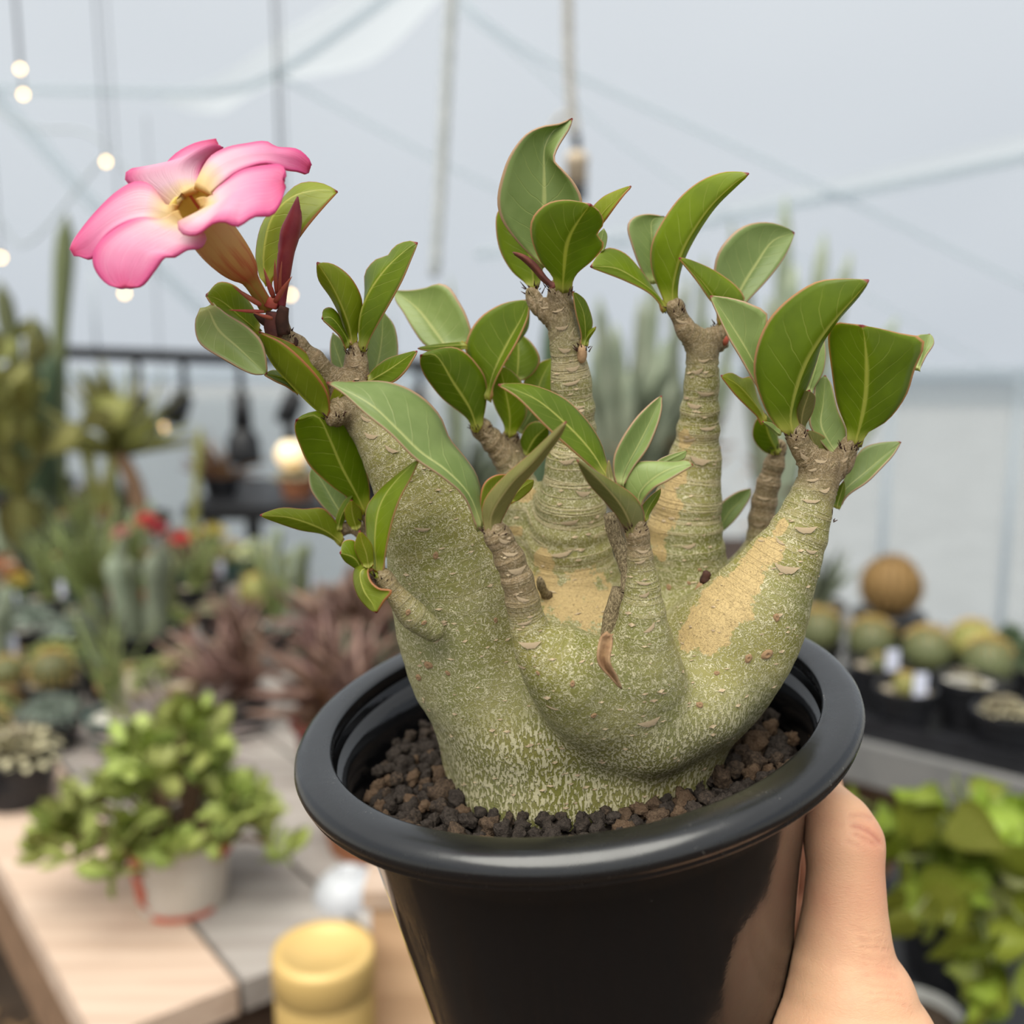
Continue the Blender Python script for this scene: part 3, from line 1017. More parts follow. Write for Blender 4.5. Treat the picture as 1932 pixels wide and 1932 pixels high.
# round knots
def knot_mesh(k):
    rr = random.Random(20 + k)
    V, Fc = [], []
    for ring, (r, z) in enumerate([(1.0, 0.0), (0.7, 0.28), (0.35, 0.30), (0.15, 0.12)]):
        for j in range(10):
            a = 2 * math.pi * j / 10
            q = r * (1 + 0.25 * (rr.random() - 0.5))
            V.append((q * math.cos(a), q * math.sin(a), z * (1 + 0.4 * (rr.random() - .5))))
    for ring in range(3):
        for j in range(10):
            j2 = (j + 1) % 10
            Fc.append((ring * 10 + j, ring * 10 + j2, ring * 10 + 10 + j2, ring * 10 + 10 + j))
    Fc.append(tuple(range(30, 40)))
    return mk_mesh('knot', V, Fc, M['dry'])
knots = [knot_mesh(k) for k in range(3)]
for i, (x, y, sz) in enumerate([(808,1255,28),(790,1278,26),(822,1048,20),(1262,1108,18),(1320,1075,12),(1447,1235,34),(1412,1242,26),(935,1170,16),(845,1270,16),(1352,1270,16),(1120,1350,20),(1080,1290,18),(1015,1270,14),(1320,1330,22),(800,1175,16),(770,1155,18),(1465,1165,24),(1300,1100,12)]):
    put_on_bark('knot', knots[i % 3], x, y, sz * .72, i * 0.7, aspect=.75)
# loose flakes of cork scattered over the bark
fl = []
rr = random.Random(5)
for i in range(420):
    x, y = rr.uniform(740, 1560), rr.uniform(640, 1540)
    r = hit(x, y)
    if r[0] is None: continue
    loc, nor = np.array(r[0]), np.array(r[1])
    t1 = norm(np.cross(nor, AX) + 0.3 * np.array([rr.random() - .5, rr.random() - .5, rr.random() - .5]))
    t2 = np.cross(nor, t1)
    s1 = rr.uniform(3, 9) * pxm(loc)
    s2 = s1 * rr.uniform(0.2, 0.45)
    b = loc + nor * 0.00008
    fl.append(([b - t1 * s1, b + t2 * s2 + nor * s2 * 0.7, b + t1 * s1, b - t2 * s2], [(0, 1, 3), (1, 2, 3)]))
V, Fc = join(fl)
fk = mobj('bark_flakes', V, Fc, M['scar'], plant, smooth=False)
fk['kind'] = 'stuff'

# ---------------- leaves, traced half by half with a depth of their own
CROPS = {0: (0, 0, 1.0), 1: (100, 200, 3.22), 2: (480, 430, 1932 / 650), 3: (900, 200, 3.22), 4: (1200, 480, 3.22), 5: (620, 900, 3.22), 6: (1060, 820, 3.22)}

def blade(crop, base, tip, L, Mi, R, zb, zt, dl, dr, bow=0.0, n=22, nu=5, th=0.0005, basew=7.0, ridge=0.00035, endw=1.0, power=1.3):
    ox, oy, sc = CROPS[crop]
    cv = lambda p: np.array([ox + p[0] / sc, oy + p[1] / sc])
    b, t = cv(base), cv(tip)
    L, Mi, R = [cv(p) for p in L], [cv(p) for p in Mi], [cv(p) for p in R]
    if not Mi:
        Mi = [(L[len(L) // 2] + R[len(R) // 2]) / 2]
    d = norm(Mi[0] - b)
    side = np.array([-d[1], d[0]])
    if side @ ((L[0] - b) - (R[0] - b)) < 0: side = -side
    e = norm(t - Mi[-1])
    es = np.array([-e[1], e[0]])
    if es @ (L[-1] - R[-1]) < 0: es = -es
    Lc = crm([b + side * basew] + L + [t + es * endw], n)
    Mc = crm([b] + Mi + [t], n)
    Rc = crm([b - side * basew] + R + [t - es * endw], n)
    tt = np.linspace(0, 1, n)
    zm = zb + (zt - zb) * tt + bow * 4 * tt * (1 - tt)
    env = np.sin(np.pi * np.clip(tt, 0, 1)) ** 0.8
    P = np.zeros((n, 2 * nu + 1, 3))
    U = np.zeros((n, 2 * nu + 1, 3))
    for i in range(n):
        for j in range(-nu, nu + 1):
            a = abs(j) / nu
            ed, dd = (Lc[i], dl) if j < 0 else (Rc[i], dr)
            q = Mc[i] * (1 - a) + ed * a
            z = zm[i] + dd * env[i] * a ** power
            P[i, j + nu] = PP(q[0], q[1], z)
            U[i, j + nu] = (j / nu, tt[i], 0)
    du = np.gradient(P, axis=1)
    dv = np.gradient(P, axis=0)
    N = np.cross(du, dv)
    ln = np.linalg.norm(N, axis=2, keepdims=True)
    N = N / np.maximum(ln, 1e-12)
    view = P - C0
    fl = np.sign((N * view).sum(2, keepdims=True))
    mean = np.sign(fl.sum()) or 1
    N = N * mean          # pointing away from the camera on average
    prof = np.ones((n, 2 * nu + 1)) * th * 0.5
    prof[:, nu] += ridge * np.clip(1.2 - tt, 0.15, 1) * 1.0
    prof[:, [nu - 1, nu + 1]] += ridge * 0.12
    prof[0] += 0.0006
    prof[1] += 0.0004
    A = P - N * prof[:, :, None]
    B = P + N * prof[:, :, None] * 0.8
    m = 2 * nu + 1
    V = np.vstack([A.reshape(-1, 3), B.reshape(-1, 3)])
    uv = np.vstack([U.reshape(-1, 3), U.reshape(-1, 3)])
    o = n * m
    Fc = []
    for i in range(n - 1):
        for j in range(m - 1):
            q = (i * m + j, i * m + j + 1, (i + 1) * m + j + 1, (i + 1) * m + j)
            Fc.append(q)
            Fc.append(tuple(k + o for k in q[::-1]))
        for j in (0, m - 1):
            a, c = i * m + j, (i + 1) * m + j
            Fc.append((a, c, c + o, a + o) if j == 0 else (c, a, a + o, c + o))
    for j in range(m - 1):
        Fc.append((j + 1, j, j + o, j + 1 + o))
        a = (n - 1) * m + j
        Fc.append((a, a + 1, a + 1 + o, a + o))
    return V, Fc, uv

def leaf(*a, mat='leaf', name='leaf', parent=None, **k):
    V, Fc, uv = blade(*a, **k)
    return mobj(name, V, Fc, M[mat], parent or plant, attrs={'leafuv': uv})

# flower twig, left
leaf(1,(1250,1380),(930,1150),[(1215,1230),(1120,1105),(1010,1072)],[(1140,1290),(1020,1190)],[(1150,1335),(1050,1270),(965,1205)],-.2,-1.0,.4,-.4,mat='leaf')
leaf(1,(945,1225),(1300,1628),[(862,1310),(890,1440),(1040,1540),(1200,1625)],[(1010,1360),(1130,1470)],[(1060,1265),(1180,1340),(1262,1425),(1292,1520)],-1.0,-1.6,-.3,-.3,mat='leaf_pale',basew=14)
leaf(1,(1672,1895),(1250,1372),[(1672,1720),(1620,1600),(1540,1500),(1420,1430)],[(1570,1810),(1450,1690),(1350,1580),(1280,1460)],[(1680,1850),(1660,1730),(1560,1590),(1400,1445)],-.8,-1.4,.8,-.35,mat='leaf_young')
leaf(1,(1490,1730),(1285,1632),[(1430,1630),(1340,1608)],[(1400,1660)],[(1420,1705),(1350,1672)],-.1,-.4,.3,-.2,mat='leaf')
leaf(1,(1310,1085),(1728,520),[(1235,940),(1272,720),(1400,560),(1500,475),(1620,470)],[(1285,920),(1330,690),(1450,560),(1600,518)],[(1350,1030),(1450,870),(1540,740),(1640,620)],.2,.3,.6,-.5,mat='leaf_young')
# upright twig beside it
leaf(2,(550,660),(352,195),[(515,600),(480,490),(430,390),(362,290)],[(525,540),(475,410),(420,300)],[(575,590),(602,460),(590,370),(530,270),(440,205)],.3,-.5,.3,.5,mat='leaf_young')
leaf(2,(605,690),(915,85),[(600,560),(622,370),(625,250),(690,175),(745,163),(790,105),(860,77)],[(592,590),(607,460),(662,340),(752,220),(862,120)],[(640,640),(682,560),(762,420),(832,290),(882,170)],.2,-.2,.8,-.2,mat='leaf')
leaf(2,(525,660),(380,512),[(480,610),(430,560)],[(490,590),(430,510)],[(495,560),(470,490),(428,450),(388,462)],.1,-.5,-.2,.4)
leaf(2,(520,850),(440,590),[(455,830),(428,740),(425,650)],[(480,740),(450,650)],[(525,760),(500,640)],.9,1.4,-.1,-.1,mat='leaf_pale')
leaf(2,(640,870),(722,470),[(625,760),(632,650),(665,560)],[(690,760),(715,620)],[(720,862),(785,800),(806,680),(785,550)],.9,1.5,-.1,-.1,mat='leaf_pale')
leaf(2,(640,866),(912,692),[(665,800),(740,740),(830,710)],[(740,810),(830,750)],[(770,868),(840,812),(885,745)],0,-.6,.3,-.3)
leaf(2,(420,1050),(560,860),[(425,960),(470,880)],[(470,960),(520,890)],[(500,980),(560,920)],-.4,-.7,.1,.1,mat='leaf_young')
# big pale leaf and its companions on the front left twig
leaf(2,(1265,1690),(408,866),[(1275,1600),(1268,1480),(1240,1380),(1180,1290),(1092,1180),(1042,1060),(952,960),(830,890),(700,862),(540,868)],[(1240,1600),(1180,1480),(1060,1360),(920,1260),(780,1120),(640,990)],[(1225,1620),(1170,1500),(1050,1395),(900,1292),(760,1152),(620,1040),(500,930)],-3.2,-3.0,1.1,-.25,bow=-.3,n=30,mat='leaf_pale')
leaf(2,(1330,1725),(1750,1086),[(1278,1600),(1308,1500),(1420,1378),(1560,1258),(1685,1138)],[(1330,1600),(1440,1430),(1560,1310),(1690,1160)],[(1400,1610),(1482,1460),(1590,1335),(1705,1180)],-3.3,-4.3,.2,.3,mat='leaf_red')
leaf(2,(1310,1640),(1445,1385),[(1266,1550),(1285,1440),(1350,1388)],[(1310,1540),(1370,1440)],[(1350,1560),(1410,1470)],-3.0,-2.6,-.1,.2,mat='leaf_young')
leaf(2,(1430,1530),(1565,1415),[(1450,1450),(1510,1415)],[(1490,1460)],[(1490,1520),(1550,1465)],-2.6,-2.2,0,.1,mat='leaf_young')
# back left group
leaf(2,(1085,690),(782,352),[(960,660),(890,570),(832,470),(792,410)],[(1010,580),(905,445)],[(1215,625),(1192,500),(1145,410),(1095,335),(1030,311),(960,335),(870,350)],2.0,3.2,-.2,-.3,mat='leaf_pale')
leaf(2,(1185,660),(918,677),[(1100,648),(1010,658)],[(1050,668)],[(1100,690),(1010,694)],1.6,.8,.3,-.1)
leaf(2,(1250,1138),(932,712),[(1190,1062),(1060,960),(970,850),(930,770)],[(1205,1010),(1110,860),(1020,715)],[(1300,960),(1292,840),(1235,750),(1172,692),(1100,669),(1000,690)],1.6,.6,.3,.4)
leaf(2,(1310,965),(1540,404),[(1290,850),(1222,760),(1184,680),(1210,580),(1280,490),(1380,430),(1465,408)],[(1345,820),(1430,640),(1500,510)],[(1342,880),(1402,760),(1472,640),(1534,500)],1.6,1.4,.3,-.4,mat='leaf')
leaf(2,(1400,740),(1540,460),[(1420,640),(1480,540)],[(1440,660),(1510,550)],[(1455,670),(1530,570)],2.0,2.2,.1,.1,mat='leaf_pale')
leaf(2,(1470,860),(1478,582),[(1395,760),(1400,680),(1440,610)],[(1480,720)],[(1560,820),(1600,740),(1560,650)],2.4,3.0,-.2,-.2)
leaf(2,(1580,950),(1668,733),[(1508,900),(1530,820),(1600,755)],[(1610,850)],[(1660,920),(1690,830)],2.4,2.8,-.1,-.2)
leaf(2,(1430,1168),(1378,775),[(1400,1100),(1350,1000),(1324,900),(1335,815)],[(1430,1040),(1405,900)],[(1522,1050),(1515,950),(1500,870),(1440,800)],2.2,1.5,.3,.3)
leaf(2,(1520,1272),(1645,1110),[(1488,1200),(1530,1110),(1590,1085)],[(1570,1180)],[(1620,1240),(1650,1170)],2.3,2.0,.1,.2)
leaf(2,(1490,1150),(1600,960),[(1480,1080),(1530,1000)],[(1540,1060)],[(1570,1110),(1610,1040)],2.6,2.6,.1,.1,mat='leaf_pale')
# leaves at the foot of the left branch
leaf(2,(625,1595),(234,1075),[(540,1522),(430,1442),(310,1332),(250,1210),(225,1130)],[(565,1480),(485,1330),(422,1180),(350,1050)],[(645,1520),(640,1430),(602,1270),(562,1160),(455,1060),(380,1030),(300,1042)],.3,-1.2,.3,.3,mat='leaf')
leaf(2,(515,1640),(325,1345),[(450,1625),(380,1560),(318,1470),(305,1390)],[(450,1540),(380,1420)],[(525,1530),(480,1430),(400,1365)],.6,1.0,-.2,-.2,mat='leaf_pale')
leaf(2,(492,1765),(32,1612),[(465,1665),(425,1612),(375,1572),(280,1580),(150,1573)],[(380,1690),(200,1625)],[(440,1745),(370,1712),(250,1692),(100,1642)],.3,-.9,.35,.1,mat='leaf_young')
leaf(2,(575,1685),(545,1525),[(520,1650),(508,1580)],[(550,1600)],[(600,1640),(598,1580)],.2,-.1,.1,.1,mat='leaf_young')
leaf(2,(470,1690),(560,1480),[(462,1620),(500,1540)],[(490,1610)],[(500,1640),(540,1560)],.3,.1,.1,.1,mat='leaf')
leaf(5,(310,595),(548,-105),[(250,470),(232,330),(232,200),(285,110),(390,10)],[(290,430),(300,250),(340,130),(430,10)],[(350,440),(390,260),(440,120),(505,0)],-2.9,-3.1,.7,-.2,mat='leaf')
leaf(5,(245,545),(190,328),[(190,500),(160,420)],[(230,460),(205,390)],[(270,500),(258,410)],-3.1,-3.4,.15,.15,mat='leaf_young')
leaf(5,(195,555),(70,462),[(150,545),(100,510)],[(150,490)],[(190,450),(150,388),(90,395)],-2.9,-3.2,.1,.3,mat='leaf')
leaf(5,(270,560),(292,822),[(175,540),(152,620),(180,720),(240,795)],[(200,580),(220,690),(275,770)],[(240,560),(255,630),(310,680),(384,692),(335,755)],-3.0,-3.7,.35,-.35,mat='leaf_young')
leaf(5,(300,600),(235,560),[(260,560)],[(262,580)],[(280,610)],-3.0,-3.1,.1,.1,n=8,mat='leaf_young')
# crown of the tall centre branch
leaf(3,(420,975),(578,76),[(250,830),(150,690),(125,560),(160,400),(212,280),(300,172),(400,125),(500,110)],[(402,800),(410,600),(410,420),(414,250),(475,140)],[(600,780),(638,590),(590,470),(520,390),(468,330),(492,250),(560,140)],1.0,1.0,-.5,-.6,n=30,mat='leaf_pale')
leaf(3,(345,1115),(215,560),[(300,1080),(210,1000),(142,880),(117,750),(128,640)],[(330,960),(280,760)],[(395,1000),(400,850),(330,680)],1.4,1.6,.3,.4,mat='leaf')
leaf(3,(520,1125),(690,598),[(460,1032),(382,932),(330,790),(338,680),(420,595),(530,569),(620,580)],[(530,980),(547,840),(590,740),(655,640)],[(600,1022),(702,932),(770,842),(728,778),(768,712),(748,645)],.6,-1.2,.35,.4,basew=13,mat='leaf')
leaf(3,(720,730),(936,488),[(690,640),(760,560),(850,515)],[(770,650),(860,560)],[(775,700),(835,615),(892,540)],1.0,.6,.2,-.2,mat='leaf_young')
leaf(3,(735,880),(770,745),[(715,800)],[(755,810)],[(780,860),(792,790)],.8,.8,0,0,n=10,mat='leaf_pale')
leaf(3,(645,1455),(582,1128),[(632,1390),(600,1260)],[(652,1380),(640,1250)],[(690,1370),(697,1300),(660,1190),(615,1145)],.6,.3,-.1,.2,mat='leaf')
leaf(3,(650,1455),(722,1343),[(650,1410),(685,1365)],[(670,1400)],[(675,1425),(705,1375)],.6,.5,.05,.05,n=10,mat='leaf')
# back right crown
leaf(3,(1140,1240),(690,978),[(1082,1130),(992,1000),(900,900),(800,864),(735,905)],[(1090,1160),(980,1070),(840,990)],[(1110,1205),(1040,1132),(900,1062),(760,1008)],1.4,.4,.4,-.1,mat='leaf')
leaf(3,(1070,1080),(1135,672),[(990,980),(942,850),(914,740),(945,680),(1030,657)],[(1060,960),(1062,820),(1060,700)],[(1080,950),(1095,800),(1150,700)],1.9,2.4,-.2,-.1,mat='leaf_pale')
leaf(3,(1190,1225),(1652,411),[(1102,1100),(1060,980),(1060,850),(1112,730),(1222,570),(1350,462),(1480,408),(1580,401)],[(1190,1110),(1210,1010),(1255,870),(1335,730),(1430,600),(1560,475)],[(1216,1130),(1232,1010),(1275,890),(1352,750),(1450,610),(1570,490)],1.4,.2,.5,.3,mat='leaf',basew=10,n=28)
leaf(3,(1485,1320),(1228,924),[(1560,1260),(1622,1180),(1595,1120),(1530,1060),(1420,990),(1290,935)],[(1450,1200),(1370,1080)],[(1450,1220),(1410,1170),(1320,1042)],1.6,.7,.5,-.1,mat='leaf')
leaf(3,(1510,1310),(1926,770),[(1455,1120),(1440,1000),(1470,880),(1560,770),(1660,715),(1780,707),(1880,738)],[(1605,1110),(1690,970),(1790,825)],[(1640,1190),(1762,1060),(1862,930),(1912,830)],1.9,2.8,-.2,-.25,mat='leaf_pale')
# right crown
leaf(4,(880,1080),(450,252),[(790,900),(690,725),(620,602),(560,500),(482,335)],[(820,880),(712,660),(600,470),(500,312)],[(840,900),(760,560),(802,372),(690,298),(570,264)],-.2,.2,-.3,-.2,mat='leaf_pale')
leaf(4,(950,1095),(1415,157),[(822,1000),(762,880),(717,720),(732,570),(792,420),(882,310),(1000,218),(1120,160),(1280,149)],[(940,980),(975,820),(1035,660),(1125,510),(1220,385),(1330,260)],[(990,1040),(972,940),(1035,810),(1090,660),(1128,545),(1228,395),(1345,262)],-.7,-2.0,.6,.4,mat='leaf',basew=12,n=28)
leaf(4,(775,1020),(516,737),[(735,985),(680,932),(600,850)],[(730,930),(620,800)],[(740,890),(700,752),(645,756),(580,722)],.4,.1,-.1,.3,mat='leaf_young')
leaf(4,(1000,1075),(1055,826),[(962,1000),(962,910),(1000,845)],[(1010,960)],[(1030,1030),(1068,960),(1087,870)],-.5,-.9,.2,.2,mat='leaf_red')
leaf(4,(1040,850),(1140,500),[(1060,700),(1100,590)],[(1085,700)],[(1090,800),(1135,720),(1152,620)],.2,.6,0,-.1,mat='leaf_pale')
leaf(4,(1215,1215),(1148,737),[(1110,1122),(1053,1020),(1080,870),(1092,775)],[(1122,1050),(1135,900)],[(1278,1080),(1225,940),(1188,790)],-.2,.5,-.15,-.15,mat='leaf_pale')
leaf(4,(1320,1160),(1372,431),[(1282,1060),(1222,900),(1190,700),(1169,490),(1205,418),(1290,420)],[(1355,1040),(1390,850),(1396,640),(1386,500)],[(1390,1092),(1530,1002),(1640,852),(1692,690),(1748,560),(1735,510),(1690,490),(1620,482),(1490,452)],-.5,-1.6,.4,.5,mat='leaf',basew=14)
leaf(4,(1700,700),(1780,486),[(1700,600),(1700,500)],[(1750,590)],[(1760,620),(1809,545),(1803,500)],.2,.6,0,-.1,mat='leaf_pale')
leaf(4,(1215,1535),(1607,1139),[(1250,1400),(1330,1240),(1390,1172),(1485,1144)],[(1275,1430),(1400,1320),(1515,1220)],[(1290,1462),(1402,1385),(1488,1300),(1562,1220)],.1,.4,.2,-.3,mat='leaf_pale')
leaf(4,(1210,1540),(1262,1380),[(1212,1440)],[(1238,1460)],[(1265,1460)],-.2,-.2,.05,.05,n=10,mat='leaf')
leaf(4,(858,1205),(775,958),[(770,1192),(709,1110),(722,1020)],[(800,1080)],[(862,1130),(840,1030)],2.4,1.8,.1,.2,mat='leaf')
leaf(4,(1160,1290),(1042,1066),[(1080,1230),(1010,1140)],[(1090,1170)],[(1218,1240),(1190,1165),(1130,1100)],-.1,-.3,.1,.2,mat='leaf_red')
leaf(4,(490,1690),(692,1423),[(500,1560),(530,1500),(610,1445)],[(560,1570),(630,1500)],[(600,1615),(662,1530),(696,1465)],2.4,2.6,-.1,-.15,mat='leaf_pale')
leaf(4,(870,1090),(770,1015),[(820,1060)],[(815,1045)],[(830,1030)],-.9,-1.1,.05,.05,n=8,mat='leaf_pale',basew=4)
# front middle twig
leaf(0,(1145,905),(940,726),[(1143,870),(1130,830),(1100,786),(1060,750),(1000,727)],[(1115,855),(1070,805),(1010,755)],[(1125,890),(1080,850),(1030,805),(978,752)],-2.9,-3.0,.6,-.3,mat='leaf')
leaf(6,(430,630),(93,153),[(385,585),(335,490),(258,400),(160,290)],[(420,560),(350,420),(220,270)],[(495,560),(492,460),(432,370),(330,300),(205,225)],-3.2,-4.2,.2,.4,mat='leaf_red')
leaf(6,(355,312),(603,-236),[(315,230),(318,130),(368,20),(450,-100),(540,-190)],[(385,210),(460,70),(540,-90)],[(400,262),(442,190),(522,80),(582,-60),(607,-160)],-3.0,-2.6,-.15,-.2,mat='leaf_pale')
leaf(6,(470,440),(797,185),[(395,400),(376,310),(385,240),(450,172),(560,165),(680,170),(750,160)],[(480,350),(570,260),(690,200)],[(495,400),(560,325),(640,282),(735,225)],-3.1,-3.4,.3,-.25,mat='leaf_pale')
leaf(6,(570,200),(757,98),[(600,145),(690,110)],[(650,150)],[(650,180),(740,150)],-2.7,-2.5,0,0,n=12,mat='leaf_pale')
leaf(6,(490,520),(600,330),[(490,430),(540,370)],[(530,430)],[(530,480),(580,400)],-3.0,-2.8,0,.1,n=12,mat='leaf')
leaf(6,(298,300),(285,155),[(265,250)],[(285,230)],[(310,240)],-3.0,-2.9,0,0,n=10,mat='leaf_red')

# ---------------- withered bits
V, Fc = tube(crm([PP(1150,970,-2.0),PP(1160,1010,-2.0),PP(1178,1050,-2.1),PP(1188,1085,-2.3),PP(1183,1120,-2.5)], 16), crm(np.array([[12,0],[14,0],[15,0],[16,0],[14,0]],float)*pxm(PP(1150,1000,-2)), 16)[:, 0] * (1 + 0.15 * nrs.rand(16)), 10)
dead = mobj('dead_twig', V, Fc, M['deadwood'], plant); dead['label'] = 'withered brown dead twig'
V, Fc = tube(crm([PP(1176,1115,-2.4),PP(1160,1160,-2.4),PP(1150,1205,-2.5),PP(1146,1245,-2.7)], 12), np.linspace(22, 15, 12) * pxm(PP(1150,1180,-2)) * (1 + 0.12 * nrs.rand(12)), 10)
mobj('dead_twig', V, Fc, M['deadwood'], plant)
dl_ = leaf(6,(290,1210),(362,1545),[(232,1240),(220,1380),(300,1480)],[(262,1300),(258,1400),(320,1490)],[(305,1280),(292,1380),(335,1470)],-4.0,-4.1,-.2,-.25,mat='dry',name='dry_leaf',ridge=0)
dl_['label'] = 'curled dry brown leaf'
dl2 = leaf(3,(470,1100),(218,890),[(420,1040),(360,960),(290,910)],[(410,1050),(345,975),(280,920)],[(400,1065),(330,985),(270,930)],.2,-.2,.15,.15,mat='dry_red',name='dry_leaf',ridge=0,basew=3)
dl2['label'] = 'thin withered dark red leaf'
V, Fc = tube(crm([PP(1296,1166,-.2),PP(1316,1130,-.4),PP(1330,1098,-.6)], 8), np.array([24,22,19,17,15,13,12,9]) * pxm(PP(1316,1130,0)), 9)
st = mobj('dry_stub', V, Fc, M['dry'], plant)
V, Fc = tube(crm([PP(1329,1100,-.6),PP(1332,1086,-.6),PP(1336,1078,-.6)], 6), np.array([9,11,10,8,9,5]) * pxm(PP(1330,1090,0)), 7)
mobj('stub_tip', V, Fc, M['bristle'], st)
V, Fc = tube(crm([PP(1032,1125,-.1),PP(1022,1108,-.4),PP(1018,1090,-.6)], 6), np.array([12,9,8,9,8,4]) * pxm(PP(1030,1110,0)), 8)
mobj('dry_stub', V, Fc, M['deadwood'], plant)
# little side bud on the tall branch
V, Fc = sphere(PP(1098,668,.5), 11 * pxm(PP(1098,668,.5)), 10, 8, (0.9, 0.9, 1.6))
mobj('side_bud', V, Fc, M['dry'], plant)
V, Fc = sphere(PP(1366,640,1.6), 10 * pxm(PP(1366,640,1.6)), 10, 8, (1, 1, 1.3))
mobj('side_bud', V, Fc, M['sepal'], plant)
# bristles around the growing tips
bp = []
rr = random.Random(3)
for (x, y, dz, r) in [(672,662,.3,20),(1054,548,.6,28),(1006,545,.9,18),(1272,582,1.2,20),(1362,612,1.6,16),(1502,822,-.8,22),(1604,842,-.6,20),(932,1004,-3.4,24),(1200,996,-3.3,22),(905,808,1.7,20),(962,830,2.2,16),(722,1092,-3.1,18),(692,975,.3,16),(632,784,-.9,22),(1466,850,2.4,16),(1562,975,-.9,12),(1100,655,.4,12),(532,630,-.4,22)]:
    for i in range(16):
        a = rr.uniform(0, 2 * math.pi)
        p0 = PP(x + math.cos(a) * r * 0.9, y + rr.uniform(-6, 10), dz + math.sin(a) * r * pxm(PP(x, y, dz)) * 100)
        u_ = pxm(p0)
        p1 = p0 + (rgt * math.cos(a) * rr.uniform(2, 9) + E2 * math.sin(a) * 5 + AX * rr.uniform(2, 13)) * u_
        bp.append(tube([p0, p1], [1.5 * u_, 0.5 * u_], 4))
V, Fc = join(bp)
bo = mobj('bristles', V, Fc, M['bristle'], plant)
bo['kind'] = 'stuff'

# ---------------- flower
fl_root_V = []
def c1(x, y): return (100 + x / 3.22, 200 + y / 3.22)
axpts = [(1300, 1225, -.3, 48), (1245, 1130, -.6, 46), (1195, 1050, -.8, 56), (1160, 1000, -.95, 92), (1095, 930, -1.2, 122), (1020, 845, -1.5, 138), (945, 750, -1.8, 142), (880, 665, -2.0, 150), (835, 600, -2.2, 165)]
cp = [np.concatenate([PP(*c1(x, y), dz), [r / 3.22]]) for x, y, dz, r in axpts]
ce = crm(np.array(cp), 26)
cen, rad = ce[:, :3], np.array([r * pxm(p) for p, r in zip(ce[:, :3], ce[:, 3])])
# the tube leans to the lens: thin shell, outside then inside
V1, F1 = tube(cen, rad, 30, caps=False)
V2, F2 = tube(cen, np.maximum(rad - 0.0007, 0.0003), 30, caps=False)
n1 = len(V1)
V = V1 + V2
Fc = F1 + [tuple(i + n1 for i in q[::-1]) for q in F2]
m0 = (26 - 1) * 30
Fc += [(m0 + k, m0 + (k + 1) % 30, n1 + m0 + (k + 1) % 30, n1 + m0 + k) for k in range(30)]
uv = [((k % 30) / 30, (k // 30) / 25, 0) for k in range(n1)] + [((k % 30) / 30, (k // 30) / 25, 1) for k in range(n1)]
flower = mobj('flower', V, Fc, M['tube'], plant, attrs={'leafuv': uv})
flower['label'] = 'pink trumpet flower with yellow throat'
pk = dict(mat='petal', name='petal', parent=flower, ridge=0.0, th=0.0006, n=26, nu=7, endw=8, basew=20)
leaf(1,(810,540),(1000,222),[(735,640),(650,590),(560,530),(452,470),(444,410),(480,386),(580,386),(670,366),(750,290),(860,230)],[(760,440),(770,350),(880,270)],[(885,490),(895,420),(920,350),(985,290),(1035,250)],-1.9,-1.2,.1,.3,**pk)
leaf(1,(915,520),(1560,380),[(880,455),(895,410),(960,310),(1060,256),(1180,232),(1290,219),(1360,254),(1480,265),(1550,318)],[(980,400),(1180,310),(1400,300)],[(960,530),(1040,460),(1140,395),(1290,352),(1420,390),(1490,400),(1540,418)],-2.2,-.6,.4,-.2,**pk)
leaf(1,(900,620),(1405,470),[(950,555),(1020,480),(1150,395),(1290,365),(1390,362),(1416,410)],[(1000,590),(1150,500),(1290,480)],[(765,700),(762,750),(800,782),(880,780),(970,712),(1050,705),(1120,733),(1220,672),(1330,664),(1388,580)],-2.5,-2.2,.5,-.9,power=1.0,**pk)
leaf(1,(740,660),(115,890),[(690,608),(600,486),(500,464),(380,532),(250,660),(140,800)],[(600,640),(400,690),(240,800)],[(660,705),(540,690),(430,720),(320,800),(240,928),(160,915)],-2.3,-2.4,.4,-.2,**pk)
leaf(1,(790,690),(440,1106),[(650,690),(520,684),(380,750),(270,850),(244,940),(272,1020),(340,1090)],[(640,770),(500,860),(440,980)],[(860,735),(932,790),(900,862),(820,872),(740,918),(680,920),(620,1000),(545,1092)],-2.5,-3.3,.2,-.1,**pk)
# flower bud, second small bud and sepals
bc = crm(np.array([np.concatenate([PP(*c1(x, y), dz), [r / 3.22]]) for x, y, dz, r in [(1385,1235,-.3,26),(1390,1130,-.3,34),(1400,1020,-.35,44),(1415,900,-.4,50),(1435,780,-.4,62),(1462,690,-.45,48),(1480,600,-.5,22),(1487,550,-.5,5)]]), 26)
tw = np.array([r * pxm(p) for p, r in zip(bc[:, :3], bc[:, 3])])
V, Fc = tube(bc[:, :3], tw, 14)
V = [np.array(v) for v in V]
for i in range(26):            # spiral seam of the furled petals
    for k in range(14):
        a = (k / 14 + i * 0.055) % 1.0
        if i > 12: V[i * 14 + k] = bc[i, :3] + (V[i * 14 + k] - bc[i, :3]) * (0.86 + 0.24 * a)
b_ = mobj('flower_bud', V, Fc, M['bud'], plant)
b_['label'] = 'dark red pointed flower bud'
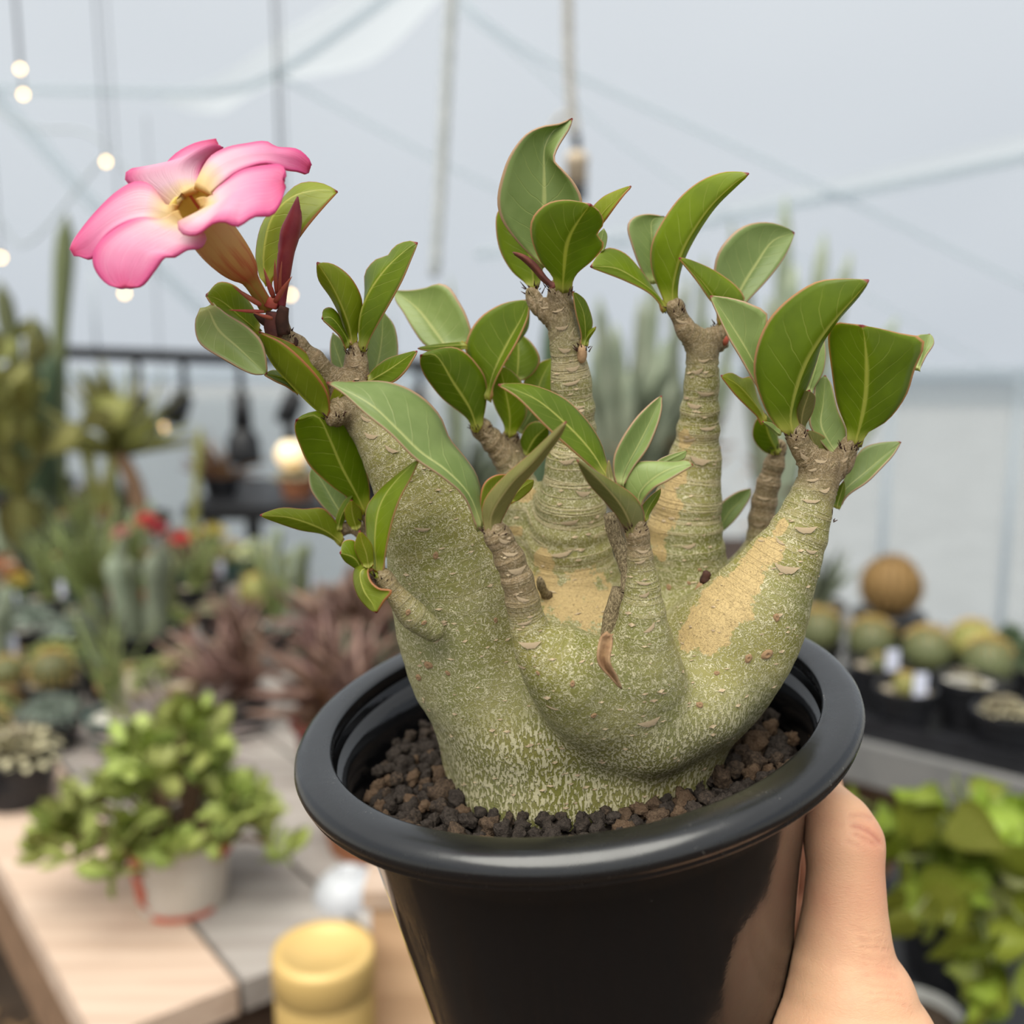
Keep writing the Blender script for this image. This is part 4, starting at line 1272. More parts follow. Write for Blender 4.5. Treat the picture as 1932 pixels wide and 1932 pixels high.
for (a, b, wpx) in [((1340,1160),(1280,985),34),((1260,1210),(1090,1093),34),((1350,1190),(1452,1035),34),((1280,1250),(1068,1239),24),((1360,1140),(1348,930),26),((1375,1150),(1390,945),22),((1330,1290),(1215,1255),26)]:
    pa, pb = PP(*c1(*a), -.9), PP(*c1(*b), -1.2)
    u_ = pxm(pa)
    P = crm([pa, (pa + pb) / 2 + E2 * -0.0006, pb], 7)
    V, Fc = tube(P, np.array([.8, 1, 1, .85, .65, .4, .08]) * wpx / 2 / 3.22 * u_, 7)
    mobj('sepal', V, Fc, M['sepal'], plant)
for (pts, rs, mt, nm) in [([(1345,1410),(1330,1330),(1335,1250)], [50, 52, 40], 'dry_red', 'flower_stalk'), ([(1395,1390),(1385,1300),(1405,1220)], [46, 48, 30], 'bristle', 'flower_stalk'), ([(1320,1225),(1330,1190),(1345,1165)], [40, 38, 20], 'sepal', 'sepal'), ([(1470,1455),(1478,1430),(1470,1405)], [14, 13, 6], 'bristle', 'stub_tip'), ([(1320,1330),(1260,1290),(1222,1262)], [30, 28, 8], 'bristle', 'flower_stalk')]:
    P = crm([PP(*c1(*p), -.5) for p in pts], 8)
    V, Fc = tube(P, np.interp(np.linspace(0, 1, 8), [0, .5, 1], rs) / 3.22 * pxm(P[0]), 9)
    mobj(nm, V, Fc, M[mt], plant)

# ---------------- soil: lava grit, the 300 grains that show most one by one
soil_z = -0.0190
ns_ = 72
V, Fc = [], []
for i, r in enumerate([0.0, 0.02, 0.04, 0.052, 0.0592]):
    for k in range(ns_):
        a = 2 * math.pi * k / ns_
        V.append(pf(r * math.cos(a), r * math.sin(a), soil_z - 0.0035))
for i in range(4):
    for k in range(ns_):
        k2 = (k + 1) % ns_
        Fc.append((i * ns_ + k, i * ns_ + k2, (i + 1) * ns_ + k2, (i + 1) * ns_ + k))
soil = mobj('soil', V, Fc, M['grain'], plant)
soil['label'] = 'dark brown lava grit'

def ico(sub=2):
    import bmesh
    bm = bmesh.new()
    bmesh.ops.create_icosphere(bm, subdivisions=sub, radius=1.0)
    bm.verts.ensure_lookup_table()
    V = [np.array(v.co) for v in bm.verts]
    Fc = [tuple(v.index for v in f.verts) for f in bm.faces]
    bm.free()
    return V, Fc
IV, IF = ico(2)
IV3, IF3 = ico(3)
grains = []
for k in range(9):
    sh = nrs.rand(3) * 50
    asp = np.array([1.0, 0.72 + 0.25 * nrs.rand(), 0.66 + 0.25 * nrs.rand()])
    V = []
    for v in IV3:
        f_ = 1 + 0.50 * mnoise.noise(Vector(v * 1.3 + sh)) + 0.34 * mnoise.noise(Vector(v * 3.0 + sh)) + 0.20 * mnoise.noise(Vector(v * 7.0 + sh))
        V.append(v * f_ * asp)
    grains.append(mk_mesh('grain', V, IF3, M['grain']))
low = [[np.array(v) * (1 + 0.4 * mnoise.noise(Vector(v * 1.4 + nrs.rand() + k * 9))) for v in IV] for k in range(5)]
pts = []
tries = 0
while tries < 60000 and len(pts) < 900:
    tries += 1
    r = 0.0590 * math.sqrt(rnd.random())
    a = rnd.uniform(0, 2 * math.pi)
    x, y = r * math.cos(a), r * math.sin(a)
    s = rnd.choice([0.0019, 0.0023, 0.0027, 0.0031, 0.0036])
    if math.hypot((x - 0.0015) / 0.040, (y - 0.004) / 0.0335) < 0.98 or r + s * 0.95 > 0.0597: continue
    if any((x - q[0]) ** 2 + (y - q[1]) ** 2 < (0.80 * (s + q[2])) ** 2 for q in pts): continue
    pts.append((x, y, s))
def visible(p):
    x, y, s = p
    return y > -0.0475 or False
# those in the line of sight over the front of the rim, nearest first
pts.sort(key=lambda p: (0 if p[1] > -0.046 else 1, p[1] - 0.6 * abs(p[0])))
big = pts[:300]
rest = pts[300:]
for (x, y, s) in big:
    h = soil_z + rnd.uniform(-0.001, 0.0016) + 0.0016 * min(1, max(0, (0.05 - math.hypot(x, y)) / 0.01)) * 0.6
    o = inst('grain', rnd.choice(grains), soil, pf(x, y, h) - BASE_LOC, (rnd.uniform(0, 6.28), rnd.uniform(0, 6.28), rnd.uniform(0, 6.28)), (s, s, s))
lp = []
def put_low(x, y, z, s):
    R_ = np.array(Matrix.Rotation(rnd.uniform(0, 6.28), 3, Vector((rnd.random() - .5, rnd.random() - .5, rnd.random() - .5)).normalized()))
    c = pf(x, y, z)
    lp.append(([c + R_ @ (v * s) for v in rnd.choice(low)], IF))
for (x, y, s) in rest: put_low(x, y, soil_z, s)
for i in range(900):
    r = rnd.uniform(0.030, 0.0560); a = rnd.uniform(0, 6.283)
    put_low(r * math.cos(a), r * math.sin(a), soil_z - rnd.uniform(0.0012, 0.0045), rnd.uniform(0.0014, 0.0027))
V, Fc = join(lp)
g_ = mobj('fine_grit', V, Fc, M['grain'], soil)
g_['kind'] = 'stuff'
# ------------------------------------------------------------------ the hand that holds the pot
def q_(x, y, d):                       # pixel and distance in metres
    return unp(x, y, d)
hs = []
def chain(pts, k=0.004):
    hs.append((k, [(a[0], a[1], b[0], b[1]) for a, b in zip(pts[:-1], pts[1:])]))
def hp(x, y, d, rpx):
    p = unp(x, y, d)
    return (p, rpx * d / F)
# thumb: wrist side, base joint, shaft, knuckle, tip under the rim
chain([hp(1640, 2330, .272, 215), hp(1620, 2120, .270, 182), hp(1598, 2000, .266, 176), hp(1599, 1900, .267, 130), hp(1592, 1850, .2675, 108), hp(1592, 1800, .268, 92), hp(1594, 1710, .268, 77), hp(1595, 1640, .268, 71), hp(1593, 1592, .269, 71)], 0.010)
chain([hp(1592, 1590, .269, 70), hp(1580, 1558, .272, 66), hp(1556, 1526, .281, 56), hp(1528, 1500, .292, 50), hp(1502, 1482, .302, 43)], 0.0025)
# palm behind the thumb
chain([hp(1640, 2330, .275, 215), hp(1615, 2150, .300, 165), hp(1600, 2010, .325, 130)], 0.012)
chain([hp(1600, 2060, .300, 150), hp(1590, 1950, .332, 115), hp(1585, 1850, .345, 84)], 0.012)
chain([hp(1650, 2300, .28, 200), hp(1760, 2800, .30, 210), hp(1900, 3300, .34, 230)], 0.012)
# fingers round the back of the pot (angles in the pot's own frame)
def finger(z0, z1, r0, r1, ang0, ang1, root, out):
    pts = [root]
    for i in range(7):
        t = i / 6
        a = math.radians(ang0 + (ang1 - ang0) * t)
        z = z0 + (z1 - z0) * t
        rf = r0 + (r1 - r0) * t
        R_ = 0.0632 + TP * z + rf * 0.99 + 0.0003 + out * (1 - t) ** 3
        pts.append((pf(R_ * math.cos(a), R_ * math.sin(a), z), rf))
    chain(pts, 0.0022)
    return pts
finger(-0.026, -0.022, .0086, .0066, 24, 96, hp(1592, 1860, .342, 70), .006)
finger(-0.047, -0.044, .0089, .0068, 22, 104, hp(1600, 1930, .340, 80), .006)
finger(-0.068, -0.066, .0085, .0064, 20, 100, hp(1610, 2010, .338, 85), .006)
finger(-0.087, -0.086, .0074, .0058, 18, 92, hp(1630, 2090, .330, 85), .006)
HV_ = 0.0011
D, lo = sdf_build(hs, HV_, 0.014)
HV, HF = surface_nets(D, lo, HV_)
del D
HV = relax(HV, HF, 3, 0.5)
# press the flesh flat where it meets the pot wall
loc = HV - PC
lx, ly, lz = loc @ E1, loc @ E2, loc @ AX
rr_ = np.hypot(lx, ly)
lim = np.where(lz > -0.0085, 0.0, 0.0632 + TP * lz + 0.0002)
push = (lz < -0.0045) & (lz > -0.12) & (rr_ < lim) & (rr_ > 0.02)
sc_ = np.where(push, lim / np.maximum(rr_, 1e-6), 1.0)
HV = PC + (lx * sc_)[:, None] * E1 + (ly * sc_)[:, None] * E2 + lz[:, None] * AX
# rim underside
loc = HV - PC
lx, ly, lz = loc @ E1, loc @ E2, loc @ AX
rr_ = np.hypot(lx, ly)
und = (lz > -0.0092) & (rr_ < RIM + 0.0006) & (lz < 0.004)
HV = HV - np.where(und, lz + 0.0092, 0.0)[:, None] * AX
# redder skin at joints and finger pads, creases at the joints
def near(x, y, d, rpx):
    p = unp(x, y, d)
    return np.exp(-(np.linalg.norm(HV - p, axis=1) / (rpx * d / F)) ** 2)
red = 0.9 * near(1645, 1580, .262, 45) + 0.6 * near(1530, 1550, .27, 55) + 0.55 * near(1655, 1670, .262, 60) + 0.5 * near(1670, 1840, .258, 60) + .9 * near(1500, 1650, .31, 120) + .5 * near(1520, 1700, .26, 50) + .45 * near(1600, 1720, .25, 60)
red = np.clip(red, 0, 1)
hpx = np.stack([CXY + F * ((HV - C0) @ rgt) / ((HV - C0) @ fwd), CXY - F * ((HV - C0) @ upv) / ((HV - C0) @ fwd)], 1)
cre = np.zeros(len(HV))
hd = (HV - C0) @ fwd
def crease(pts, w, a):
    global cre
    P = crm(np.array(pts, float), 24)
    dmin = np.min(np.linalg.norm(hpx[:, None, :] - P[None, :, :], axis=2), axis=1)
    cre = np.maximum(cre, a * np.exp(-(dmin / w) ** 2) * (hd < 0.285))
crease([(1608,1557),(1630,1563),(1650,1577),(1662,1590)], 4.5, .8)
crease([(1604,1538),(1625,1536),(1645,1542)], 4, .45)
crease([(1612,1574),(1632,1584),(1652,1594)], 4.5, .45)
crease([(1600,1588),(1622,1598)], 4, .25)
for i in range(9):
    y = 1755 + i * 17
    crease([(1618 + i * 3, y), (1640 + i * 4, y + 6 - (i % 3) * 4), (1668 + i * 5, y + 4)], 3.6, .18 + .06 * (i % 3))
nm_ = mk_mesh('t', HV, HF, None)
hn = np.zeros(len(HV) * 3, np.float32)
nm_.vertices.foreach_get('normal', hn)
hn = hn.reshape(-1, 3)
bpy.data.meshes.remove(nm_)
HV = HV - hn * (cre * 0.00055)[:, None]
hand = mobj('person', HV, HF, M['skin'], None, attrs={'red': red, 'crease': cre})
tag(hand, 'bare hand gripping the shiny black pot from the side, thumb tucked under the rim', 'person')
# ------------------------------------------------------------------ background: benches and plants
BZ = 0.90
KB = np.array([-0.33, 0.72, 0.0])
av = norm(np.array([-0.61, 0.79, 0.0]))
bv = norm(np.array([0.79, 0.61, 0.0]))
up = np.array([0, 0, 1.0])
def BP(a, b, z=0.0): return KB + av * a + bv * b + up * z

M['terracotta'] = simple('terracotta', (0.36, 0.15, 0.075), (0.28, 0.11, 0.055), 14, 0.85, 0.2)
M['maroon'] = simple('maroon_clay', (0.13, 0.028, 0.025), (0.10, 0.02, 0.02), 14, 0.6, 0.3)
M['white_clay'] = simple('white_glaze', (0.54, 0.49, 0.43), (0.48, 0.43, 0.37), 20, 0.5, 0.4)
M['red_paint'] = simple('red_paint', (0.55, 0.095, 0.045), (0.42, 0.10, 0.06), 60, 0.6, 0.3)
M['tan_clay'] = simple('tan_clay', (0.34, 0.22, 0.11), (0.22, 0.17, 0.07), 10, 0.85, 0.2)
M['grey_clay'] = simple('grey_clay', (0.36, 0.36, 0.34), (0.25, 0.25, 0.24), 25, 0.8, 0.2, bump=.3, bdist=.004)
M['green_plastic'] = simple('green_plastic', (0.015, 0.055, 0.045), (0.02, 0.07, 0.06), 20, 0.5, 0.4)
M['gold'] = simple('gold_metal', (0.58, 0.39, 0.14), (0.44, 0.28, 0.085), 9, 0.42, 0.5, metal=0.15)
M['pale_grey'] = simple('pale_grey', (0.48, 0.49, 0.51), (0.40, 0.41, 0.44), 9, 0.4, 0.4)
M['bench_metal'] = simple('bench_metal', (0.17, 0.165, 0.16), (0.12, 0.12, 0.12), 12, 0.6, 0.4)
M['gravel'] = simple('gravel', (0.42, 0.36, 0.27), (0.22, 0.18, 0.13), 160, 0.95, 0.1, bump=1, bdist=.003)
M['gravel_white'] = simple('gravel_white', (0.60, 0.57, 0.50), (0.36, 0.34, 0.30), 150, 0.95, 0.1, bump=1, bdist=.003)
M['soil_dark'] = simple('dark_soil', (0.05, 0.035, 0.025), (0.025, 0.018, 0.014), 120, 0.95, 0.1)
M['tagwhite'] = simple('plant_tag', (0.62, 0.64, 0.76), (0.56, 0.58, 0.70), 30, 0.5, 0.3)
def fol(name, c1, c2, tf=0.25, vary=0.5, rough=0.5, scale=18):
    m = NT(name)
    ob = m.obj()
    c = m.mix(m.step(m.noise(ob, scale, 2), .35, .65), c1, c2)
    h = m.new('ShaderNodeHueSaturation')
    m.link(c, h.inputs['Color'])
    m.val(h.inputs['Value'], m.math('MULTIPLY_ADD', m.rand(), vary, 1 - vary / 2))
    m.val(h.inputs['Hue'], m.math('MULTIPLY_ADD', m.rand(), vary * 0.05, 0.5 - vary * 0.025))
    m.set(h.outputs[0], rough, 0.4)
    m.translucent(m.mix(1.0, h.outputs[0], (1.6, 1.7, 0.7), 'MULTIPLY'), tf)
    return m.m
M['jade'] = fol('jade_leaf', (0.31, 0.36, 0.085), (0.42, 0.46, 0.15), .25, .6)
M['pothos'] = fol('pothos_leaf', (0.20, 0.25, 0.022), (0.30, 0.34, 0.06), .35, .9, .35)
M['air'] = fol('air_leaf', (0.52, 0.43, 0.43), (0.42, 0.35, 0.34), .2, .5, .7)
M['brom'] = fol('brom_leaf', (0.34, 0.20, 0.16), (0.24, 0.15, 0.13), .25, .6)
M['aloe'] = fol('aloe_leaf', (0.20, 0.235, 0.165), (0.29, 0.32, 0.23), .12, .5)
M['dryleaf'] = fol('dry_leaf_bg', (0.33, 0.17, 0.08), (0.20, 0.10, 0.05), .2, .6)
M['ros_pale'] = fol('rosette_pale', (0.48, 0.44, 0.29), (0.40, 0.33, 0.22), .15, .5)
M['ros_blue'] = fol('rosette_blue', (0.22, 0.27, 0.22), (0.30, 0.34, 0.29), .15, .4)
M['ros_green'] = fol('rosette_green', (0.27, 0.32, 0.10), (0.36, 0.40, 0.15), .2, .5)
M['ros_pink'] = fol('rosette_pink', (0.36, 0.22, 0.19), (0.26, 0.19, 0.14), .2, .5)
M['cactus'] = fol('cactus_skin', (0.105, 0.125, 0.052), (0.165, 0.175, 0.080), .05, .4)
M['cactus_dark'] = fol('cactus_dark', (0.045, 0.075, 0.035), (0.07, 0.10, 0.05), .05, .3)
M['cactus_yel'] = fol('cactus_yellowish', (0.24, 0.25, 0.07), (0.31, 0.29, 0.10), .1, .5)
M['spine_gold'] = simple('spine_gold', (0.52, 0.36, 0.11), (0.42, 0.27, 0.08), 40, 0.7, 0.3)
M['spine_brown'] = simple('spine_brown', (0.27, 0.165, 0.06), (0.19, 0.11, 0.04), 40, 0.7, 0.3)
M['fl_red'] = fol('red_bloom', (0.62, 0.045, 0.06), (0.50, 0.03, 0.045), .2, .3)
M['fl_pink'] = fol('pink_bloom', (0.60, 0.22, 0.18), (0.62, 0.34, 0.26), .2, .3)
M['fl_yellow'] = fol('yellow_bloom', (0.58, 0.42, 0.06), (0.46, 0.33, 0.07), .2, .3)
M['fl_cream'] = fol('cream_bloom', (0.62, 0.62, 0.38), (0.50, 0.52, 0.28), .2, .3)
M['beige'] = simple('beige_wood', (0.55, 0.45, 0.33), (0.48, 0.38, 0.27), 40, .7, .3)
M['grass'] = fol('grass_leaf', (0.25, 0.30, 0.11), (0.32, 0.35, 0.15), .3, .5)

# ---- shared little meshes (unit size, z up along the leaf)
def blade_mesh(name, prof, mat, curl=0.3, fold=0.15, n=7, thick=0.05):
    """leaf along +z; prof(t) half width; bends towards +y"""
    V, Fc = [], []
    for s in (1, -1):
        for i in range(n + 1):
            t = i / n
            w_ = prof(t)
            y = curl * t * t
            for u in (-1, 0, 1):
                V.append((u * w_, y + fold * w_ * abs(u) + s * thick * (1 - abs(u)) * (1 - t * 0.8), t * (1 - 0.15 * curl)))
    o = (n + 1) * 3
    for i in range(n):
        for u in range(2):
            q = (i * 3 + u, i * 3 + u + 1, i * 3 + u + 4, i * 3 + u + 3)
            Fc.append(q)
            Fc.append(tuple(k + o for k in q[::-1]))
        Fc.append((i * 3, (i + 1) * 3, (i + 1) * 3 + o, i * 3 + o))
        Fc.append(((i + 1) * 3 + 2, i * 3 + 2, i * 3 + 2 + o, (i + 1) * 3 + 2 + o))
    return mk_mesh(name, V, Fc, mat)
spoon = lambda t: 0.30 * math.sin(math.pi * min(1, 0.06 + 0.94 * t) ** 1.6) + 0.03 * (1 - t)
spear = lambda t: 0.16 * (1 - t) ** 0.7 + 0.003
heart = lambda t: 0.44 * math.sin(math.pi * (0.08 + 0.92 * t) ** 0.62) * (1 - 0.25 * t) + 0.01
wisp = lambda t: 0.035 * (1 - t) + 0.003

def orient(o, loc, direction, roll=0.0, sc=(1, 1, 1)):
    """put object so that its z axis follows direction, its +y side bending up or out"""
    z = norm(direction)
    y = norm(np.cross(z, np.array([0.3, 0.2, 1.0])))
    x = np.cross(y, z)
    c, s = math.cos(roll), math.sin(roll)
    x2, y2 = c * x + s * y, -s * x + c * y
    m = Matrix(((x2[0] * sc[0], y2[0] * sc[1], z[0] * sc[2], loc[0]), (x2[1] * sc[0], y2[1] * sc[1], z[1] * sc[2], loc[1]), (x2[2] * sc[0], y2[2] * sc[1], z[2] * sc[2], loc[2]), (0, 0, 0, 1)))
    o.matrix_local = m
    return o
def put(name, me, parent, loc, direction, roll=0.0, sc=1.0):
    o = bpy.data.objects.new(name, me)
    col.objects.link(o)
    o.parent = parent
    s = (sc, sc, sc) if np.isscalar(sc) else sc
    return orient(o, loc, direction, roll, s)

def make_pot(root, r, h, mat, top='soil_dark', taper=0.75, lip=True, ns=24):
    e = 0.06 * r
    p = [(0, 0), (r * taper, 0), (r * (taper + (1 - taper) * .9), h * 0.86)]
    p += [(r + e, h * 0.86), (r + e, h), (r - e, h)] if lip else [(r, h), (r - e, h)]
    p += [(r - e * 1.5, h * 0.5)]
    V, Fc = lathe(p, ns)
    po = mobj('pot', V, Fc, M[mat], root, local=True, smooth=False)
    V, Fc = lathe([(0, h * 0.86), (r * 0.6, h * 0.87), (r - e, h * 0.84)], ns)
    mobj('soil', V, Fc, M[top], root, local=True)
    return h * 0.86

def rosette_mesh(name, mat, n, prof, layers=3, up0=0.2, fold=.3):
    parts = []
    base = blade_mesh('x', prof, None, -0.25, fold, 5, 0.06)
    bvs = [np.array(v.co) for v in base.vertices]
    bfs = [tuple(q.vertices) for q in base.polygons]
    bpy.data.meshes.remove(base)
    g = 0
    for L in range(layers):
        m_ = max(4, n - L * 3)
        el = math.radians(15 + 65 * L / max(1, layers - 1)) if layers > 1 else math.radians(40)
        ln = 1.0 - 0.25 * L
        for k in range(m_):
            a = 2 * math.pi * k / m_ + L * 0.5
            z = np.array([math.cos(a) * math.cos(el), math.sin(a) * math.cos(el), math.sin(el)])
            x = np.array([-math.sin(a), math.cos(a), 0])
            y = np.cross(z, x)
            parts.append(([x * v[0] * ln + y * v[1] * ln + z * v[2] * ln for v in bvs], bfs))
    V, Fc = join(parts)
    return mk_mesh(name, V, Fc, M[mat])

def column_mesh(name, mat, ribs=7, n=12, taper=0.85, lean=0.0):
    V, Fc = [], []
    ns = ribs * 2
    for i in range(n + 1):
        t = i / n
        r = (0.85 + 0.15 * math.sin(t * 9)) * (1 - (1 - taper) * t) * (1 if t < 0.85 else math.sqrt(max(0.0, 1 - ((t - 0.85) / 0.152) ** 2)))
        for k in range(ns):
            q = r * (1.0 if k % 2 == 0 else 0.78)
            a = 2 * math.pi * k / ns
            V.append((q * math.cos(a) + lean * t * t, q * math.sin(a), t))
    for i in range(n):
        for k in range(ns):
            k2 = (k + 1) % ns
            Fc.append((i * ns + k, i * ns + k2, (i + 1) * ns + k2, (i + 1) * ns + k))
    Fc.append(tuple(n * ns + k for k in range(ns)))
    return mk_mesh(name, V, Fc, M[mat])

def ball_mesh(name, mat, ribs=16, squash=0.9):
    V, Fc = [], []
    ns, n = ribs * 2, 12
    for i in range(n + 1):
        ph = -1.2 + (math.pi / 2 + 1.15) * i / n
        for k in range(ns):
            a = 2 * math.pi * k / ns
            q = max(0.03, math.cos(ph)) * (1.0 if k % 2 == 0 else 0.86)
            V.append((q * math.cos(a), q * math.sin(a), (math.sin(ph) + math.sin(1.2)) * squash * 0.52 * 2))
    for i in range(n):
        for k in range(ns):
            k2 = (k + 1) % ns
            Fc.append((i * ns + k, i * ns + k2, (i + 1) * ns + k2, (i + 1) * ns + k))
    Fc.append(tuple(n * ns + k for k in range(ns)))
    return mk_mesh(name, V, Fc, M[mat])
def spine_mesh(name, mat, ribs=16, squash=0.9, rows=9, top_only=0.0, ln=0.26):
    rr = random.Random(9)
    parts = []
    for k in range(ribs):
        a = 2 * math.pi * k / ribs
        for j in range(rows):
            ph = -0.6 + 2.1 * j / rows
            if math.sin(ph) < top_only: continue
            c = np.array([math.cos(ph) * math.cos(a), math.cos(ph) * math.sin(a), (math.sin(ph) + math.sin(1.2)) * squash * 1.04])
            nv_ = np.array([math.cos(ph) * math.cos(a), math.cos(ph) * math.sin(a), math.sin(ph)])
            for q in range(4):
                d = norm(nv_ + 0.7 * np.array([rr.random() - .5, rr.random() - .5, rr.random() - .5]) * 2)
                t = norm(np.cross(d, up + 0.01)) * 0.032
                parts.append(([c - t, c + t, c + d * ln], [(0, 1, 2)]))
    V, Fc = join(parts)
    return mk_mesh(name, V, Fc, M[mat], smooth=False)
def bloom_mesh(name, mat, n=9):
    return rosette_mesh(name, mat, n, lambda t: 0.28 * math.sin(math.pi * (0.1 + .9 * t) ** .8) + .03, 3)

ME = dict(
    jade=blade_mesh('leaf', spoon, M['jade'], .15, .2, 6, .09), pothos=blade_mesh('leaf', heart, M['pothos'], .25, .25, 7, .012),
    air=blade_mesh('leaf', wisp, M['air'], .55, .1, 9, .02), brom=blade_mesh('leaf', lambda t: .085 * (1 - t) ** .6 + .004, M['brom'], .35, .4, 7, .015),
    aloe=blade_mesh('leaf', lambda t: .055 * (1 - t ** 3) + .004, M['aloe'], -.12, .3, 7, .035), dry=blade_mesh('dry_leaf', lambda t: .07 * (1 - t) ** .5 + .004, M['dryleaf'], .8, .5, 7, .01),
    yucca=blade_mesh('leaf', lambda t: .05 * (1 - t) ** .6 + .003, M['cactus_yel'], .25, .3, 6, .01), grass=blade_mesh('leaf', lambda t: .025 * (1 - t) ** .6 + .002, M['grass'], .35, .2, 7, .008),
    pad=blade_mesh('pad', spoon, M['cactus_yel'], .0, .0, 7, .10),
    ros_pale=rosette_mesh('rosette', 'ros_pale', 11, spoon), ros_blue=rosette_mesh('rosette', 'ros_blue', 13, spear, 3), ros_green=rosette_mesh('rosette', 'ros_green', 11, spoon),
    ros_pink=rosette_mesh('rosette', 'ros_pink', 14, spear, 3), col=column_mesh('stem', 'cactus'), col_dark=column_mesh('stem', 'cactus_dark', 6), col_yel=column_mesh('stem', 'cactus_yel', 8), col_aloe=column_mesh('stem', 'aloe', 6),
    ball=ball_mesh('body', 'cactus'), ball_y=ball_mesh('body', 'cactus_yel'), ball_b=ball_mesh('body', 'spine_brown', 18, .95), spg=spine_mesh('spines', 'spine_gold', top_only=0.35), spb=spine_mesh('spines', 'spine_brown', 18, .95, 11, -1, .16), spall=spine_mesh('spines', 'spine_gold', top_only=-0.4),
    bl_red=bloom_mesh('bloom', 'fl_red'), bl_pink=bloom_mesh('bloom', 'fl_pink'), bl_yel=bloom_mesh('bloom', 'fl_yellow'), bl_cream=bloom_mesh('bloom', 'fl_cream'))
Z = np.array([0, 0, 1.0])
def loc_scale(x, y, z=BZ):
    p = on_z(x, y, z)
    return p, float(np.dot(p - C0, fwd)) / F

# ---- left bench: planks, fascia, legs
bench = empty('plank_bench', BP(0, 0), 'weathered wooden plank bench crowded with potted succulents', 'bench')
BL, BW, nb = 3.3, 0.74, 6
for i in range(nb):
    w0 = BW / nb
    V, Fc = obox(BP(0, i * w0 + .003, BZ - 0.028), av * BL, bv * (w0 - .006), up * 0.028)
    mobj('plank', V, Fc, M['wood_pale' if i else 'wood_pink'], bench, smooth=False)
V, Fc = obox(BP(0.02, 0.0, BZ - 0.14), av * .022, bv * BW, up * 0.11); mobj('fascia', V, Fc, M['wood_dark'], bench, smooth=False)
V, Fc = obox(BP(0.02, 0.006, BZ - 0.12), av * (BL - .04), bv * .022, up * 0.09); mobj('fascia', V, Fc, M['wood_brown'], bench, smooth=False)
for a_ in (0.06, 1.6, 3.15):
    for b_ in (0.04, 0.64):
        V, Fc = obox(BP(a_, b_, 0), av * .06, bv * .06, up * (BZ - .028)); mobj('leg', V, Fc, M['wood_brown'], bench, smooth=False)

# ---- white pot with red paint and the leafy jade bush
p, s = loc_scale(392, 1842)
p = p + np.array([0.0, 0.045, 0])
t = empty('jade_bush', p, 'bushy green jade plant in white pot with red paint marks on bench corner', 'potted plant')
R0, H0 = 0.050, 0.078
zt = make_pot(t, R0, H0, 'white_clay', taper=.8, lip=False, ns=32)
def patch(r0, z0, r1, z1, a0, a1, name, mat, parent, lift=.0006, jag=0.0):
    V, Fc = [], []
    n = 14
    for i in range(6):
        q = i / 5
        for k in range(n + 1):
            a = a0 + (a1 - a0) * k / n + jag * math.sin(i * 2.3 + (k > n / 2) * 1.7) * (1 if k in (0, n) else 0)
            r = r0 + (r1 - r0) * q + lift
            V.append((r * math.cos(a), r * math.sin(a), z0 + (z1 - z0) * q))
    for i in range(5):
        for k in range(n):
            a = i * (n + 1) + k
            Fc.append((a, a + 1, a + n + 2, a + n + 1))
    return mobj(name, V, Fc, M[mat], parent, local=True)
rz = lambda z: R0 * .8 + R0 * .18 * min(1, z / (H0 * .86)) + (0.0012 if z > H0 * .8 else 0)
A0 = math.radians(222)
for (z0, z1, w_) in ((0.012, 0.044, .30), (0.048, 0.074, .34)):
    k_ = patch(rz(z0), z0, rz(z1), z1, A0 - w_, A0 + w_, 'red_mark', 'red_paint', t, .0012, .08)
patch(rz(0.001), .001, rz(.007), .007, math.radians(245), math.radians(330), 'red_mark', 'red_paint', t, .0012)
patch(rz(0.06), .055, rz(.077), .077, math.radians(325), math.radians(365), 'red_mark', 'red_paint', t, .0014)
rr = random.Random(31)
tips = []
for i in range(46):
    a = rr.uniform(0, 6.283)
    rad_ = 0.105 * math.sqrt(rr.random())
    cx, cy = rad_ * math.cos(a) * 1.15 - 0.012, rad_ * math.sin(a) * 0.85
    cz = zt + 0.035 + 0.095 * (1 - (rad_ / 0.125) ** 2) * rr.uniform(.6, 1.0) - 0.075 * (rad_ / 0.105) ** 2
    tips.append(np.array([cx, cy, cz]))
sp = []
for c in tips:
    P = crm([np.array([c[0] * .25, c[1] * .25, zt * .95]), np.array([c[0] * .7, c[1] * .7, (zt + c[2]) / 2 + .01]), c], 7)
    V, Fc = tube(P, np.linspace(.0035, .002, 7), 5)
    sp.append((V, Fc))
    for k in range(9):
        a = k * 2.4 + rr.random()
        el = rr.uniform(-.2, 1.1)
        put('leaf', ME['jade'], t, c - norm(c - P[4]) * 0.018 * rr.random(), np.array([math.cos(a) * math.cos(el), math.sin(a) * math.cos(el), math.sin(el)]), rr.uniform(0, 6), rr.uniform(.027, .038))
V, Fc = join(sp)
mobj('branches', V, Fc, M['wood_brown'], t, local=True)

# ---- grey purple air plant
p, s = loc_scale(215, 1560)
t = empty('air_plant', p, 'wispy grey-purple air plant with one small red bloom on plank bench', 'potted plant')
zt = make_pot(t, .032, .035, 'tan_clay')
for i in range(210):
    a = rr.uniform(0, 6.283); el = rr.uniform(-.25, 1.45)
    put('leaf', ME['air'], t, np.array([0, 0, zt + rr.uniform(.0, .03)]), np.array([math.cos(a) * math.cos(el), math.sin(a) * math.cos(el), math.sin(el)]), rr.uniform(-.6, .6), rr.uniform(.065, .105) * (1.25 if el < .3 else 1))
bl = on_y(188, 1500, p[1] - .03) - p
put('bloom', ME['bl_red'], t, bl, np.array([-.3, -.3, 1]), 0, .011)
V, Fc = tube([np.array([0, 0, zt]), bl * .6 + np.array([0, 0, .02]), bl], .0015, 5); mobj('bloom_stalk', V, Fc, M['air'], t, local=True)

